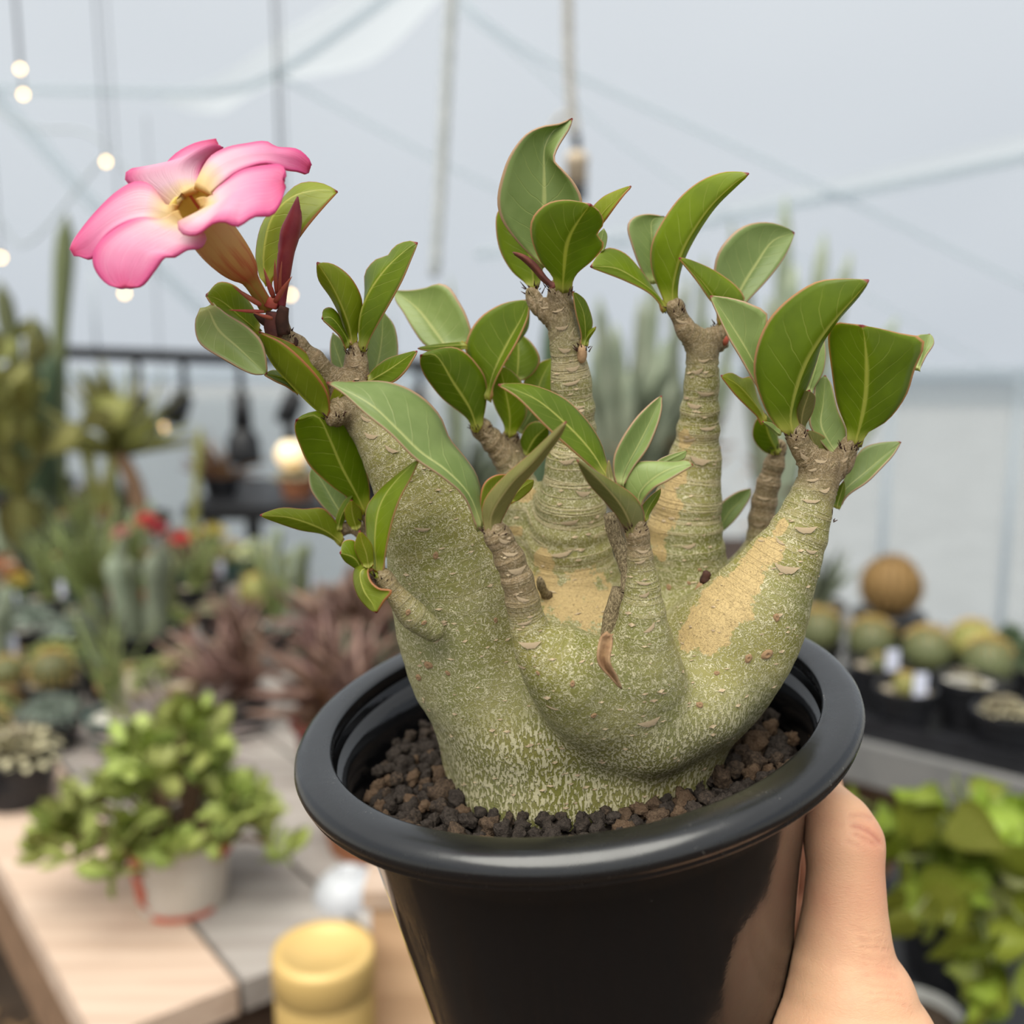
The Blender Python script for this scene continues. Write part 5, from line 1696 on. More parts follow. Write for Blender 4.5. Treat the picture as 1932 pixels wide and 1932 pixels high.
# ---- gold canister, grey bowl, tan post in front of the bench
p = unp(610, 1788, .80)
z0 = 0.0
t = empty('stump_stool', (p[0], p[1] , 0), 'dark round stool under the gold canister', 'stool')
V, Fc = lathe([(0, 0), (.042, 0), (.036, .03), (.036, .76), (.043, .775), (.043, .80), (0, .80)], 28); mobj('seat', V, Fc, M['wood_dark'], t, local=True)
ztop = p[2]
t = empty('gold_canister', (p[0], p[1], .80), 'gold-coloured cylindrical canister with flat shiny lid in front of bench', 'canister')
hh = ztop - .80
V, Fc = lathe([(0, 0), (.0376, 0), (.0389, .003), (.0389, hh * .8), (.0380, hh * .82)], 40); mobj('body', V, Fc, M['gold'], t, local=True)
V, Fc = lathe([(.0380, hh * .82), (.0400, hh * .83), (.0402, hh * .97), (.0389, hh * 1.0), (.0315, hh), (.0297, hh * .985), (0, hh * .985)], 40); mobj('lid', V, Fc, M['gold'], t, local=True)
p, s = loc_scale(700, 1752)
t = empty('grey_bowl', BP(.042, .262, BZ), 'pale grey shallow bowl turned over behind the gold canister', 'bowl')
V, Fc = lathe([(.034, 0), (.034, .005), (.030, .015), (.021, .024), (.013, .026), (0, .026)], 32); mobj('shell', V, Fc, M['pale_grey'], t, local=True)
V, Fc = lathe([(.013, .026), (.013, .029), (.010, .029), (.010, .025)], 24); mobj('foot', V, Fc, M['pale_grey'], t, local=True)
t = empty('timber_post', (on_y(765, 1900, .80)[0], .80, 0), 'tan sawn timber post standing against the bench front', 'post')
x0 = 0
V, Fc = box(-.024, .030, -.025, .025, 0, .985); mobj('shaft', V, Fc, M['wood_tan'], t, local=True, smooth=False)
V, Fc = box(-.030, .036, -.031, .031, .985, 1.0); mobj('cap', V, Fc, M['wood_pink'], t, local=True, smooth=False)
p, s = loc_scale(660, 1640)
t = empty('terracotta_planter', p + av * .06 + bv * .05, 'plain terracotta planter behind the grey bowl on the bench', 'planter')
make_pot(t, .062, .085, 'terracotta')
for k in range(9):
    put('leaf', ME['ros_green'], t, np.array([.02 * math.cos(k * .7), .02 * math.sin(k * .7), .08]), Z, k, .018) if k < 3 else None

# ---- maroon pot with brown pink spiky rosettes
for (x, y, r, h, lab, n_) in [(545, 1478, .062, .085, 'brown-pink spiky bromeliad clump in maroon clay pot', 90), (610, 1330, .06, .07, 'dusky spiky bromeliad in black pot behind the maroon pot', 70), (455, 1385, .045, .05, 'grey-pink small bromeliad in low black pot beside the maroon pot', 50)]:
    p, s = loc_scale(x, y)
    t = empty('bromeliad', p, lab, 'potted plant')
    zt = make_pot(t, r, h, 'maroon' if 'in maroon' in lab else 'bpot')
    for i in range(n_):
        a = rr.uniform(0, 6.283); el = rr.uniform(.05, 1.4); c0 = np.array([rr.uniform(-.5, .5) * r, rr.uniform(-.5, .5) * r, zt + .01 + rr.uniform(0, .04)])
        put('leaf', ME['brom'], t, c0, np.array([math.cos(a) * math.cos(el), math.sin(a) * math.cos(el), math.sin(el)]), rr.uniform(-.5, .5), rr.uniform(.07, .125))

# ---- pots of small plants, described one by one
def pot_plant(name, x, y, label, r, h, mat, build, top='gravel', cat='potted plant', group=None, z=BZ, at=None):
    p = np.array(at, float) if at is not None else loc_scale(x, y, z)[0]
    t = empty(name, p, label, cat, group)
    zt = make_pot(t, r, h, mat, top)
    build(t, zt, r)
    return t
def b_ros(key, n=5, sz=.9):
    def f(t, z, r):
        for k in range(n):
            a = k * 2.399; q = r * .62 * math.sqrt(k / max(1, n))
            put('rosette', ME[key], t, np.array([q * math.cos(a), q * math.sin(a), z + .004 + .012 * (1 - k / n)]), np.array([.35 * math.cos(a) * q / r, .35 * math.sin(a) * q / r, 1]), a, r * sz * (1.2 if n == 1 else .75))
    return f
def b_ball(key='ball', sp='spg', sz=.95):
    def f(t, z, r):
        put('body', ME[key], t, np.array([0, 0, z - .1 * r]), Z, 0, r * sz)
        put('spines', ME[sp], t, np.array([0, 0, z - .1 * r]), Z, 0, r * sz)
    return f
def b_cols(key, hs, rad=.012, spread=.6):
    def f(t, z, r):
        for k, hh in enumerate(hs):
            a = k * 2.399 + .5; q = r * spread * math.sqrt((k + .3) / len(hs))
            put('stem', ME[key], t, np.array([q * math.cos(a), q * math.sin(a), z - .003]), np.array([.12 * math.cos(a), .12 * math.sin(a), 1]), a, (rad, rad, hh))
    return f
def b_grass(n=26, ln=.16, key='grass', el0=.5):
    def f(t, z, r):
        for k in range(n):
            a = rr.uniform(0, 6.283); el = rr.uniform(el0, 1.5)
            put('leaf', ME[key], t, np.array([rr.uniform(-.3, .3) * r, rr.uniform(-.3, .3) * r, z]), np.array([math.cos(a) * math.cos(el), math.sin(a) * math.cos(el), math.sin(el)]), rr.uniform(-.4, .4), ln * rr.uniform(.6, 1.1))
    return f
def b_many(*fs):
    def f(t, z, r):
        for g in fs: g(t, z, r)
    return f
def b_bloom(key, pts, sz):
    def f(t, z, r):
        for (x, y, h_) in pts:
            put('bloom', ME[key], t, np.array([x, y, z + h_]), np.array([x * 3, y * 3 - .4, 1]), x * 90, sz)
            V, Fc = tube([np.array([x * .3, y * .3, z]), np.array([x, y, z + h_])], .002, 5); mobj('flower_stem', V, Fc, M['cactus'], t, local=True)
    return f

pot_plant('rosette_pot', 72, 1535, 'wide black pot of pale beige-green rosettes at the bench edge', .048, .062, 'bpot', b_ros('ros_pale', 7, 1.0))
pot_plant('rosette_pot', 20, 1420, 'low green plastic pot of yellow-green rosettes at the bench edge', .045, .05, 'green_plastic', b_ros('ros_green', 6, 1.0))
pot_plant('rosette_pot', 170, 1415, 'small black pot of grey-blue rosettes behind the air plant', .042, .05, 'bpot', b_ros('ros_blue', 6, .95))
pot_plant('clay_bowl', 283, 1392, 'wide tan clay bowl planted with low olive rosettes', .075, .060, 'tan_clay', b_ros('ros_green', 4, .45), cat='planter')
pot_plant('red_bloom_cactus', 282, 1262, 'upright grey-green cactus cluster with red blooms in black pot', .050, .068, 'bpot', b_many(b_cols('col_aloe', [.155, .135, .15, .12, .145], .019, .75), b_bloom('bl_red', [(.012, -.02, .198), (.026, -.015, .185), (.062, -.01, .165)], .017), b_bloom('bl_pink', [(-.028, -.02, .178)], .016)))
pot_plant('yellow_ball_cactus', 490, 1172, 'small yellow ball cactus in black pot beside the dusky bromeliad', .038, .042, 'bpot', b_ball('ball_y', 'spall', .85))
pot_plant('cream_bloom_plant', 512, 1118, 'pale cream flowering succulent glowing among dark pots', .045, .045, 'bpot', b_many(b_ros('ros_green', 4, .8), b_bloom('bl_cream', [(-.015, -.01, .055), (.02, -.015, .05), (.0, .01, .065), (.035, .005, .035)], .027)))
pot_plant('yellow_bloom_plant', 415, 1075, 'yellow-flowered leafy succulent near the dark table', .045, .05, 'bpot', b_many(b_ros('ros_green', 5, 1.0), b_bloom('bl_yel', [(-.02, 0, .05), (.02, 0, .055), (0, .01, .06)], .02)))
pot_plant('grass_pot', 195, 1215, 'tuft of thin arching green grass in tan clay pot', .05, .06, 'tan_clay', b_grass(34, .22, 'grass', 1.0))
pot_plant('tall_thin_cactus', 238, 1010, 'two slim yellow-green columns in terracotta pot', .06, .06, 'terracotta', b_cols('col_yel', [.26, .20], .024, .5))
pot_plant('tall_thin_cactus', 372, 1062, 'single pale slender column cactus in black pot', .05, .05, 'bpot', b_cols('col_yel', [.29], .014, .0))
pot_plant('tall_green_cactus', 92, 962, 'tallest green column cactus rising above the bench plants', .085, .10, 'bpot', b_cols('col', [.82, .62, .50, .42], .036, .7))
pot_plant('dark_column_cactus', 172, 1003, 'dark green branching column cactus beside the tallest column', .08, .09, 'bpot', b_cols('col_dark', [.42, .36, .40, .33, .30], .034, .85))
def b_opuntia(t, z, r):
    q = [(np.array([0, 0, z]), Z, .16)]
    for i in range(26):
        c, d, l = rr.choice(q[:10])
        e = norm(d + np.array([rr.uniform(-.9, .9), rr.uniform(-.6, .6), rr.uniform(-.1, .6)]))
        q.append((c + d * l * .88, e, l * rr.uniform(.72, 1.0)))
    for c, d, l in q: put('pad', ME['pad'], t, c, d, rr.uniform(-1, 1), l)
pot_plant('prickly_pear', 10, 1035, 'large yellow-green prickly pear with many pads in big black pot', .11, .14, 'bpot', b_opuntia)
pot_plant('prickly_pear', 120, 1085, 'smaller prickly pear with few pads in terracotta pot', .06, .07, 'terracotta', b_opuntia)
def b_yucca(t, z, r):
    P = crm([np.array([0, 0, z]), np.array([-.02, 0, z + .10]), np.array([-.05, 0, z + .17])], 8)
    V, Fc = tube(P, np.linspace(.026, .02, 8), 8); mobj('stem', V, Fc, M['wood_brown'], t, local=True)
    for k in range(60):
        a = rr.uniform(0, 6.283); el = rr.uniform(.1, 1.5)
        put('leaf', ME['yucca'], t, P[-1], np.array([math.cos(a) * math.cos(el), math.sin(a) * math.cos(el), math.sin(el)]), rr.uniform(-.4, .4), rr.uniform(.18, .27))
pot_plant('yucca', 255, 1012, 'small yucca with bare brown stem and green leaf tuft', .07, .08, 'bpot', b_yucca)

# filler rows on the left bench
kinds = [
 ('rosette_pot', 'one grey-blue spiky rosette', b_ros('ros_blue', 1, 1.0)),
 ('rosette_pot', 'several pale plump rosettes', b_ros('ros_pale', 5, .85)),
 ('rosette_pot', 'one pinkish spiky rosette', b_ros('ros_pink', 1, 1.05)),
 ('rosette_pot', 'several yellow-green rosettes', b_ros('ros_green', 6, .85)),
 ('ball_cactus', 'a round gold-spined cactus', b_ball('ball', 'spall', .72)),
 ('column_cactus_pot', 'short clustered green columns', b_cols('col', [.10, .08, .09, .06], .013, .6)),
 ('thin_leaf_pot', 'upright thin grey-green leaves', b_grass(26, .12, 'aloe', 1.1)),
 ('yellow_bloom_pot', 'a low yellow-flowered plant', b_many(b_ros('ros_green', 4, .85), b_bloom('bl_yel', [(0, 0, .035), (.015, -.01, .03)], .016))),
 ('column_cactus_pot', 'grey-green cactus fingers', b_cols('col_aloe', [.12, .10, .09, .11], .0135, .62)),
 ('bromeliad_pot', 'a dusky brown spiky tuft', b_grass(34, .085, 'brom', .8)),
 ('grass_pot', 'arching thin green grass', b_grass(26, .14, 'grass', 1.1)),
]
POTS = ['bpot', 'bpot', 'bpot', 'terracotta', 'tan_clay', 'green_plastic']
POTN = {'bpot': 'black', 'terracotta': 'terracotta', 'tan_clay': 'tan', 'green_plastic': 'green'}
TOPN = {'gravel': '', 'soil_dark': ' on dark soil', 'gravel_white': ' on white gravel'}
taken = [np.array(o.location) for o in col.objects if o.parent is None and o.type == 'EMPTY' and abs(o.location[2] - BZ) < .01]
rr2 = random.Random(12)
cnt = 0
for i in range(6000):
    a_, b_ = rr2.uniform(.22, 3.2), rr2.uniform(.045, .70)
    p = BP(a_, b_, BZ)
    q = p - C0
    zf = q @ fwd
    x, y = CXY + F * (q @ rgt) / zf, CXY - F * (q @ upv) / zf
    if not (-60 < x < 800): continue
    if y > 1480 and x > 120: continue
    r = rr2.uniform(.032, .046)
    if any(np.linalg.norm(p - k) < r + .040 for k in taken): continue
    taken.append(p)
    k = rr2.choice(kinds)
    pm = rr2.choice(POTS)
    tm_ = rr2.choice(['gravel', 'soil_dark', 'gravel_white'])
    tg = rr2.random() < .3
    lab = '%s%s pot with %s%s in the crowded rows' % ('tagged ' if tg else '', POTN[pm], k[1], TOPN[tm_])
    t = empty(k[0], p, lab, 'potted plant', lab)
    zt = make_pot(t, r, r * 1.25, pm, tm_, ns=16)
    k[2](t, zt, r)
    if tg:
        V, Fc = box(r * .5, r * .5 + .012, -.001, .001, zt - .01, zt + .035); mobj('plant_tag', V, Fc, M['tagwhite'], t, local=True, smooth=False)
    cnt += 1
    if cnt >= 105: break

# ---- settle the left bench: nudge neighbours apart until pots, stems and leaves clear each other
SOFT = ('leaf', 'rosette', 'spines', 'bloom', 'dry_leaf')
def profile(t):
    """largest reach from the pot's axis in 2 cm layers, for hard parts and for foliage"""
    hard, soft = np.zeros(60), np.zeros(60)
    for ch in t.children:
        m_ = np.array(ch.matrix_basis)
        v = np.array([tuple(q.co) for q in ch.data.vertices]) @ m_[:3, :3].T + m_[:3, 3]
        k_ = np.clip((v[:, 2] / .02).astype(int), 0, 59)
        dst = soft if ch.name.split('.')[0] in SOFT else hard
        r_ = np.hypot(v[:, 0], v[:, 1])
        np.maximum.at(dst, k_, r_)
        lo_, hi_ = k_.min(), k_.max()
        if dst is hard: hard[lo_:hi_ + 1] = np.maximum(hard[lo_:hi_ + 1], r_.max() * (.85 if ch.name.startswith('pot') else 0))
    return hard, soft
pots_ = [o for o in col.objects if o.parent is None and o.type == 'EMPTY' and abs(o.location[2] - BZ) < .001 and o.name.split('.')[0] != 'plank_bench']
pr_ = [profile(o) for o in pots_]
Hh, Ss = np.array([q[0] for q in pr_]), np.array([q[1] for q in pr_])
N_ = len(pots_)
need = np.zeros((N_, N_))
for i in range(N_):
    for k, (h2, s2) in enumerate(pr_):
        both = lambda A_, B_, f_: np.max(np.where((A_ > 0) & (B_ > 0), (A_ + B_) * f_, 0))
        need[i, k] = max(both(Hh[i], h2, 1.0) + .003, both(Hh[i], s2, .96), both(Ss[i], h2, .96), both(Ss[i], s2, .80))
np.fill_diagonal(need, 0)
XY = np.array([[(np.array(o.location) - KB) @ av, (np.array(o.location) - KB) @ bv] for o in pots_])
foot = Hh[:, :3].max(1)
filler = np.array([o.get('group') is not None for o in pots_])
mob = np.where(filler, 1.0, .12)
home = XY.copy()
for it in range(900):
    d_ = XY[:, None] - XY[None]
    L_ = np.linalg.norm(d_, axis=2) + 1e-6
    gap = np.clip(need - L_, 0, None)
    np.fill_diagonal(gap, 0)
    w_ = mob[:, None] / (mob[:, None] + mob[None])
    push_ = (d_ / L_[:, :, None] * (gap * w_ * .55)[:, :, None]).sum(1)
    XY = XY + np.clip(push_, -.02, .02)
    if it < 600: XY = XY + (home - XY) * np.where(filler, .0, .01)[:, None]
    XY[:, 1] = np.clip(XY[:, 1], foot + .004, BW - .008 - foot)
    XY[:, 0] = np.clip(XY[:, 0], .03 + foot, BL - .02 - foot)
for o, q in zip(pots_, XY):
    p = BP(q[0], q[1], BZ)
    o.location = p

# ---- dark table farther back with a crate under it
tp = [on_z(x, y, 1.0) for x, y in ((372, 935), (690, 975))]
c = on_z(525, 955, .98)
t = empty('black_table', (c[0], c[1] + .25, 0), 'black metal table standing behind the crowded bench', 'table')
V, Fc = box(-.26, .62, -.25, .30, .94, .98); mobj('tabletop', V, Fc, M['black'], t, local=True, smooth=False)
for x in (-.22, .54):
    for y in (-.21, .24):
        V, Fc = box(x, x + .04, y, y + .04, 0, .94); mobj('leg', V, Fc, M['black'], t, local=True, smooth=False)
tc = np.array([c[0], c[1] + .25, .98])
for dx, lab, bld, mt in ((-.20, 'brown dry tufted plant in black pot on black table', b_grass(40, .13, 'dry', .3), 'bpot'), (.02, 'pale sandy rosettes in terracotta pot on black table', b_ros('ros_pale', 5, 1.1), 'terracotta'), (.25, 'yellowish round cactus in black pot on black table', b_ball('ball_y', 'spall', .9), 'bpot'), (.45, 'dark green cactus fingers in black pot on black table', b_cols('col_dark', [.2, .16, .18], .018, .7), 'bpot')):
    t2 = empty('table_plant', tc + np.array([dx, -.08, 0]), lab, 'potted plant')
    zt = make_pot(t2, .055, .06, mt, 'gravel'); bld(t2, zt, .055)
c = on_z(640, 1180, .62)
t = empty('wooden_crate', (c[0] + .22, c[1] + .25, 0), 'brown slatted wooden crate standing on the floor before the black table', 'crate')
for z_ in (0.02, .16, .30, .44, .58):
    for (x0, x1, y0, y1) in ((-.25, .25, -.16, -.145), (-.25, .25, .145, .16), (-.25, -.235, -.145, .145), (.235, .25, -.145, .145)):
        V, Fc = box(x0, x1, y0, y1, z_, z_ + .11); mobj('slat', V, Fc, M['wood_brown'], t, local=True, smooth=False)
for x in (-.235, .205):
    for y in (-.145, .115):
        V, Fc = box(x, x + .03, y, y + .03, 0, .69); mobj('post', V, Fc, M['wood_brown'], t, local=True, smooth=False)

# ---- dark rail with hanging spot lamps
Y0 = 3.55
ra, rb = on_y(95, 664, Y0), on_y(830, 690, Y0)
t = empty('lamp_rail', (ra + rb) / 2, 'long dark rail hanging across the far end of the greenhouse', 'rail')
V, Fc = obox(ra - np.array([0, .02, .022]), rb - ra, np.array([0, .04, 0]), up * .044); mobj('bar', V, Fc, M['black'], t, smooth=False)
for f_ in (.12, .5, .88):
    q = ra + (rb - ra) * f_
    V, Fc = tube([q, np.array([q[0], q[1], roofz(q[1])])], .004, 6); mobj('hanger', V, Fc, M['pipe'], t)
def spot(x, y0, y1, y2, kind, lab):
    base = on_y(x, y0, Y0)
    sc = Y0 / F * 1.02
    t = empty('spot_lamp', base, lab, 'lamp')
    V, Fc = tube([np.zeros(3), np.array([0, 0, -(y1 - y0) * sc])], .012, 8); mobj('rod', V, Fc, M['black'], t, local=True)
    zb = -(y1 - y0) * sc
    if kind == 'tilt':
        d = norm(np.array([-.45, 0, -1])); L = (y2 - y1) * sc
        V, Fc = tube([np.array([0, 0, zb]) + d * L * f_ for f_ in (0, .1, .6, 1)], [.012, .035, .038, .036], 14); mobj('head', V, Fc, M['black'], t, local=True)
    else:
        L = (y2 - y1) * sc
        V, Fc = lathe([(.0, zb), (.030, zb), (.034, zb - L * .55), (.0, zb - L * .55)], 16); mobj('head', V, Fc, M['black'], t, local=True)
        V, Fc = lathe([(.034, zb - L * .5), (.055, zb - L * .62), (.062, zb - L * .9), (.060, zb - L), (.054, zb - L), (.05, zb - L * .7)], 20); mobj('shade', V, Fc, M['black'], t, local=True)
    return t
spot(258, 676, 742, 818, 'cone', 'black cone-shaded spot lamp hanging beside the yucca')
spot(345, 678, 738, 800, 'tilt', 'black cylinder spot lamp tilted sideways on the rail')
spot(452, 682, 740, 872, 'cone', 'large black dome-shaded lamp hanging low from the rail')
spot(558, 684, 738, 800, 'tilt', 'black cylinder spot lamp hanging next to the glowing globe')
spot(792, 690, 735, 790, 'tilt', 'black cylinder spot lamp at the rail end')
# frosted panel behind the rail
q = on_y(310, 800, 3.9)
V, Fc = box(-2.2, 0.3, 3.93, 3.945, .1, 1.20); trim(V, Fc, 'film_thick', False)

# ---- string lights and globe lamp
wires = [[(-40, 150), (44, 160), (200, 290), (330, 470)], [(-40, 470), (110, 430), (235, 535), (400, 560), (548, 542)], [(-40, 110), (38, 118), (160, 60)]]
def bulb(x, y, Yd, r, lab, grp='small lit bulbs of the string lights'):
    c = on_y(x, y, Yd)
    t = empty('string_bulb', c, lab, 'light bulb', grp)
    V, Fc = sphere((0, 0, 0), r, 10, 8, (1, 1, 1.15)); mobj('bulb', V, Fc, M['bulb'], t, local=True)
    V, Fc = lathe([(0, r * 2.2), (r * .5, r * 2.2), (r * .6, r * .9), (0, r * .9)], 8); mobj('socket', V, Fc, M['black'], t, local=True)
    top = roofz(c[1]) - c[2]
    V, Fc = tube([np.array([0, 0, r * 2.1]), np.array([0, 0, top])], .0015, 5); mobj('wire', V, Fc, M['black'], t, local=True)
for x, y, Yd in ((44, 178, 1.9), (200, 305, 2.1), (235, 553, 2.6), (548, 556, 2.6), (310, 806, 3.0), (2, 486, 2.4), (38, 130, 1.8)):
    bulb(x, y, Yd, .0055 * Yd / 2.2, 'tiny warm string-light bulb hanging from the greenhouse roof')
c = on_y(549, 858, 2.5)
t = empty('globe_lamp', c, 'round warm glowing globe lamp hanging below the rail', 'lamp')
V, Fc = sphere((0, 0, 0), .037, 20, 14); mobj('globe', V, Fc, M['globe'], t, local=True)
V, Fc = lathe([(0, .075), (.014, .075), (.016, .036), (0, .036)], 12); mobj('socket', V, Fc, M['black'], t, local=True)
V, Fc = tube([np.array([0, 0, .07]), np.array([0, 0, roofz(c[1]) - c[2]])], .003, 6); mobj('cord', V, Fc, M['black'], t, local=True)
# thin cables sagging across the left of the roof
for pts, lab in (([(-60, 175), (60, 240), (190, 265), (330, 470)], 'thin dark cable sagging from the diagonal roof pipe'), ([(-60, 300), (10, 430), (60, 455), (200, 290)], 'looped dark cable under the roof at the far left')):
    V, Fc = tube(crm([on_y(x, y, 2.2) for x, y in pts], 20), .003, 6)
    o = mobj('cable', V, Fc, M['pipe']); tag(o, lab, 'cable')

# ---- ropes and the hanging pendant
def rope(pts, Yd, r, mat, lab, name='rope'):
    P = crm([on_y(x, y, Yd) for x, y in pts], 40)
    top = P[0].copy(); 
    parts = []
    for k in range(3):
        ph = np.linspace(0, 60, 40) + k * 2.094
        Q = P + np.stack([np.cos(ph), np.sin(ph), np.zeros(40)], 1) * r * .55
        parts.append(tube(Q, r * .6, 6))
    V, Fc = join(parts)
    o = mobj(name, V, Fc, M[mat]); tag(o, lab, 'rope')
    return o
rope([(858, -150), (848, 60), (834, 300), (820, 520)], 2.3, .012, 'rope', 'thick grey rope hanging from the roof behind the plant')
rope([(1071, -150), (1072, 60), (1076, 170), (1082, 255)], 1.9, .009, 'rope_tan', 'pale rope holding the wooden pendant socket')
c = on_y(1088, 310, 1.9)
t = empty('pendant_socket', c, 'beige wooden pendant lamp socket with black base hanging from pale rope', 'lamp')
V, Fc = lathe([(0, .052), (.006, .052), (.008, .022), (.0, .022)], 14); mobj('cord_grip', V, Fc, M['black'], t, local=True)
V, Fc = lathe([(0, .022), (.012, .022), (.020, .014), (.021, .004), (.019, .002), (.019, -.034), (.0, -.034)], 24); mobj('body', V, Fc, M['beige'], t, local=True)
V, Fc = lathe([(0, -.034), (.018, -.034), (.018, -.062), (.012, -.064), (0, -.064)], 20); mobj('base', V, Fc, M['black'], t, local=True)
V, Fc = tube(crm([np.array([0, 0, .06]), np.array([-.004, 0, .078]), np.array([-.03, 0, .082]), np.array([-.05, 0, .05])], 12), .005, 8); mobj('loose_cord', V, Fc, M['rope_tan'], t, local=True)

# ---- back shelf right of centre: tall grey green clumps
c = on_z(1370, 1090, BZ)
t = empty('back_bench', (c[0], c[1] + .15, 0), 'long low dark wooden bench carrying the tall spiky plants', 'bench')
for k in range(4):
    V, Fc = box(-.74, .20, -.28 + k * .15, -.28 + k * .15 + .14, BZ - .03, BZ); mobj('plank', V, Fc, M['wood_dark'], t, local=True, smooth=False)
for x in (-.72, .14):
    for y in (-.25, .24):
        V, Fc = box(x, x + .05, y, y + .05, 0, BZ - .03); mobj('leg', V, Fc, M['wood_dark'], t, local=True, smooth=False)
def tall(name, x, y, Yoff, label, tips_, r, build=None, pr=.062, ph=.085, mat='bpot', key='aloe', at=None):
    p = np.array(at, float) if at is not None else on_z(x, y, BZ)
    p[1] += 0
    t = empty(name, p, label, 'potted plant')
    zt = make_pot(t, pr, ph, mat, 'gravel')
    for i, (tx, ty, rr_) in enumerate(tips_):
        e = on_y(tx, ty, p[1] + Yoff * (rr.random() - .5)) - p
        b0 = np.array([rr.uniform(-.4, .4) * pr, rr.uniform(-.3, .3) * pr, zt])
        mid = b0 * .35 + e * .5 + np.array([(e[0] - b0[0]) * .02, 0, -.03 * rr.random()])
        P = crm([b0, mid, e], 14)
        V, Fc = tube(P, r * rr_ * np.interp(np.linspace(0, 1, 14), [0, .25, .8, .95, 1], [.75, 1, 1, .7, .15]), 7)
        mobj('stem', V, Fc, M[key], t, local=True)
    if build: build(t, zt, pr)
    return t
def dry_skirt(n=46, ln=.24):
    def f(t, z, r):
        for k in range(n):
            a = rr.uniform(0, 6.283); el = rr.uniform(-.1, 1.2)
            put('dry_leaf', ME['dry'], t, np.array([rr.uniform(-.5, .5) * r, rr.uniform(-.4, .4) * r, z + rr.uniform(.02, .22)]), np.array([math.cos(a) * math.cos(el), math.sin(a) * math.cos(el), math.sin(el)]), rr.uniform(-1, 1), ln * rr.uniform(.5, 1))
    return f
def aloe_tuft(n=34, ln=.34, h0=.05):
    def f(t, z, r):
        for k in range(n):
            a = rr.uniform(0, 6.283); el = rr.uniform(1.0, 1.5)
            put('leaf', ME['aloe'], t, np.array([rr.uniform(-.3, .3) * r, rr.uniform(-.3, .3) * r, z + h0 * rr.random()]), np.array([math.cos(a) * math.cos(el), math.sin(a) * math.cos(el), math.sin(el)]), rr.uniform(-.5, .5), ln * rr.uniform(.6, 1))
    return f
tall('pencil_euphorbia', 1440, 1085, .08, 'tall branching grey-green euphorbia with upright finger stems', [(1482, 372, 1), (1556, 440, 1), (1605, 478, 1), (1500, 500, 1), (1400, 480, .9), (1540, 560, .9), (1452, 560, 1), (1692, 600, 1), (1590, 760, 1), (1640, 720, .8), (1380, 420, .8), (1470, 700, 1), (1410, 640, 1), (1700, 700, .8)], .019, dry_skirt(30, .11), at=(.60, 2.30, BZ))
tall('tree_aloe', 1190, 1085, .08, 'tall grey-green tree aloe with dry brown leaf skirt', [(1130, 560, .9), (1160, 610, 1), (1120, 650, .9), (1210, 560, .8), (1240, 470, .8), (1255, 640, .9), (1185, 700, 1), (1300, 520, .8), (1100, 700, .8), (1270, 720, .9)], .020, b_many(dry_skirt(70, .12), aloe_tuft(40, .34, .10)), at=(.265, 2.27, BZ))
tall('tree_aloe', 1310, 1135, .08, 'second tree aloe with crossing dry leaves between the tall plants', [(1270, 560, .8), (1340, 600, .9), (1380, 690, .9), (1330, 480, .8), (1400, 560, .8)], .018, b_many(dry_skirt(60, .12), aloe_tuft(30, .30, .16)), at=(.430, 2.56, BZ))
pot_plant('dark_pillar_cactus', 1008, 1085, 'single thick dark pillar cactus behind the desert rose', .07, .08, 'bpot', b_cols('col_dark', [.56], .036, 0), at=(.055, 2.52, BZ))
tall('tree_aloe', 880, 1075, .2, 'low pale grassy aloe behind the left branches', [(850, 520, .5), (870, 620, .6), (840, 700, .6), (900, 700, .6), (930, 760, .6)], .014, aloe_tuft(30, .26, .03))

# ---- right bench: metal top, tray, cacti in black pots
p0, p1 = on_z(1585, 1392, BZ), on_z(1990, 1492, BZ)
dv = norm(p1 - p0); nvv = np.array([-dv[1], dv[0], 0])
if nvv[1] < 0: nvv = -nvv
t = empty('metal_bench', (p0[0], p0[1], 0), 'grey metal staging bench with rows of cacti beside the film wall', 'bench')
o_ = p0 - dv * .40
for k in range(5):
    V, Fc = obox(o_ + nvv * (k * .135) - up * .02, dv * 1.2, nvv * .126, up * .02); mobj('slat', V, Fc, M['bench_metal'], t, smooth=False)
V, Fc = obox(o_ - nvv * .006 - up * .055, dv * 1.2, nvv * .006, up * .056); mobj('front_edge', V, Fc, M['bench_metal'], t, smooth=False)
for a_ in (.05, .6, 1.12):
    for b_ in (.03, .60):
        q = o_ + dv * a_ + nvv * b_; q = np.array([q[0], q[1], 0]); V, Fc = obox(q, dv * .04, nvv * .04, up * (BZ - .02)); mobj('leg', V, Fc, M['black'], t, smooth=False)
V, Fc = obox(np.array([*(o_ + nvv * .12 + dv * .05)[:2], .55]), dv * 1.05, nvv * .5, up * .02); mobj('lower_shelf', V, Fc, M['wood_dark'], t, smooth=False)
q = o_ + dv * .10 + nvv * .2
t = empty('storage_box', (q[0], q[1], .57), 'brown wooden box stored on the shelf under the metal bench', 'box', rz=math.atan2(dv[1], dv[0]))
V, Fc = box(0, .34, 0, .25, 0, .22); mobj('body', V, Fc, M['wood_brown'], t, local=True, smooth=False)
V, Fc = box(-.01, .35, -.01, .26, .22, .24); mobj('lid', V, Fc, M['wood_brown'], t, local=True, smooth=False)
t = empty('black_tray', np.array([p0[0], p0[1], BZ]) + nvv * .015, 'shallow black plastic tray along the metal bench front', 'tray', rz=math.atan2(dv[1], dv[0]))
V, Fc = box(-.25, .62, 0, .17, 0, .006); mobj('base', V, Fc, M['bpot'], t, local=True, smooth=False)
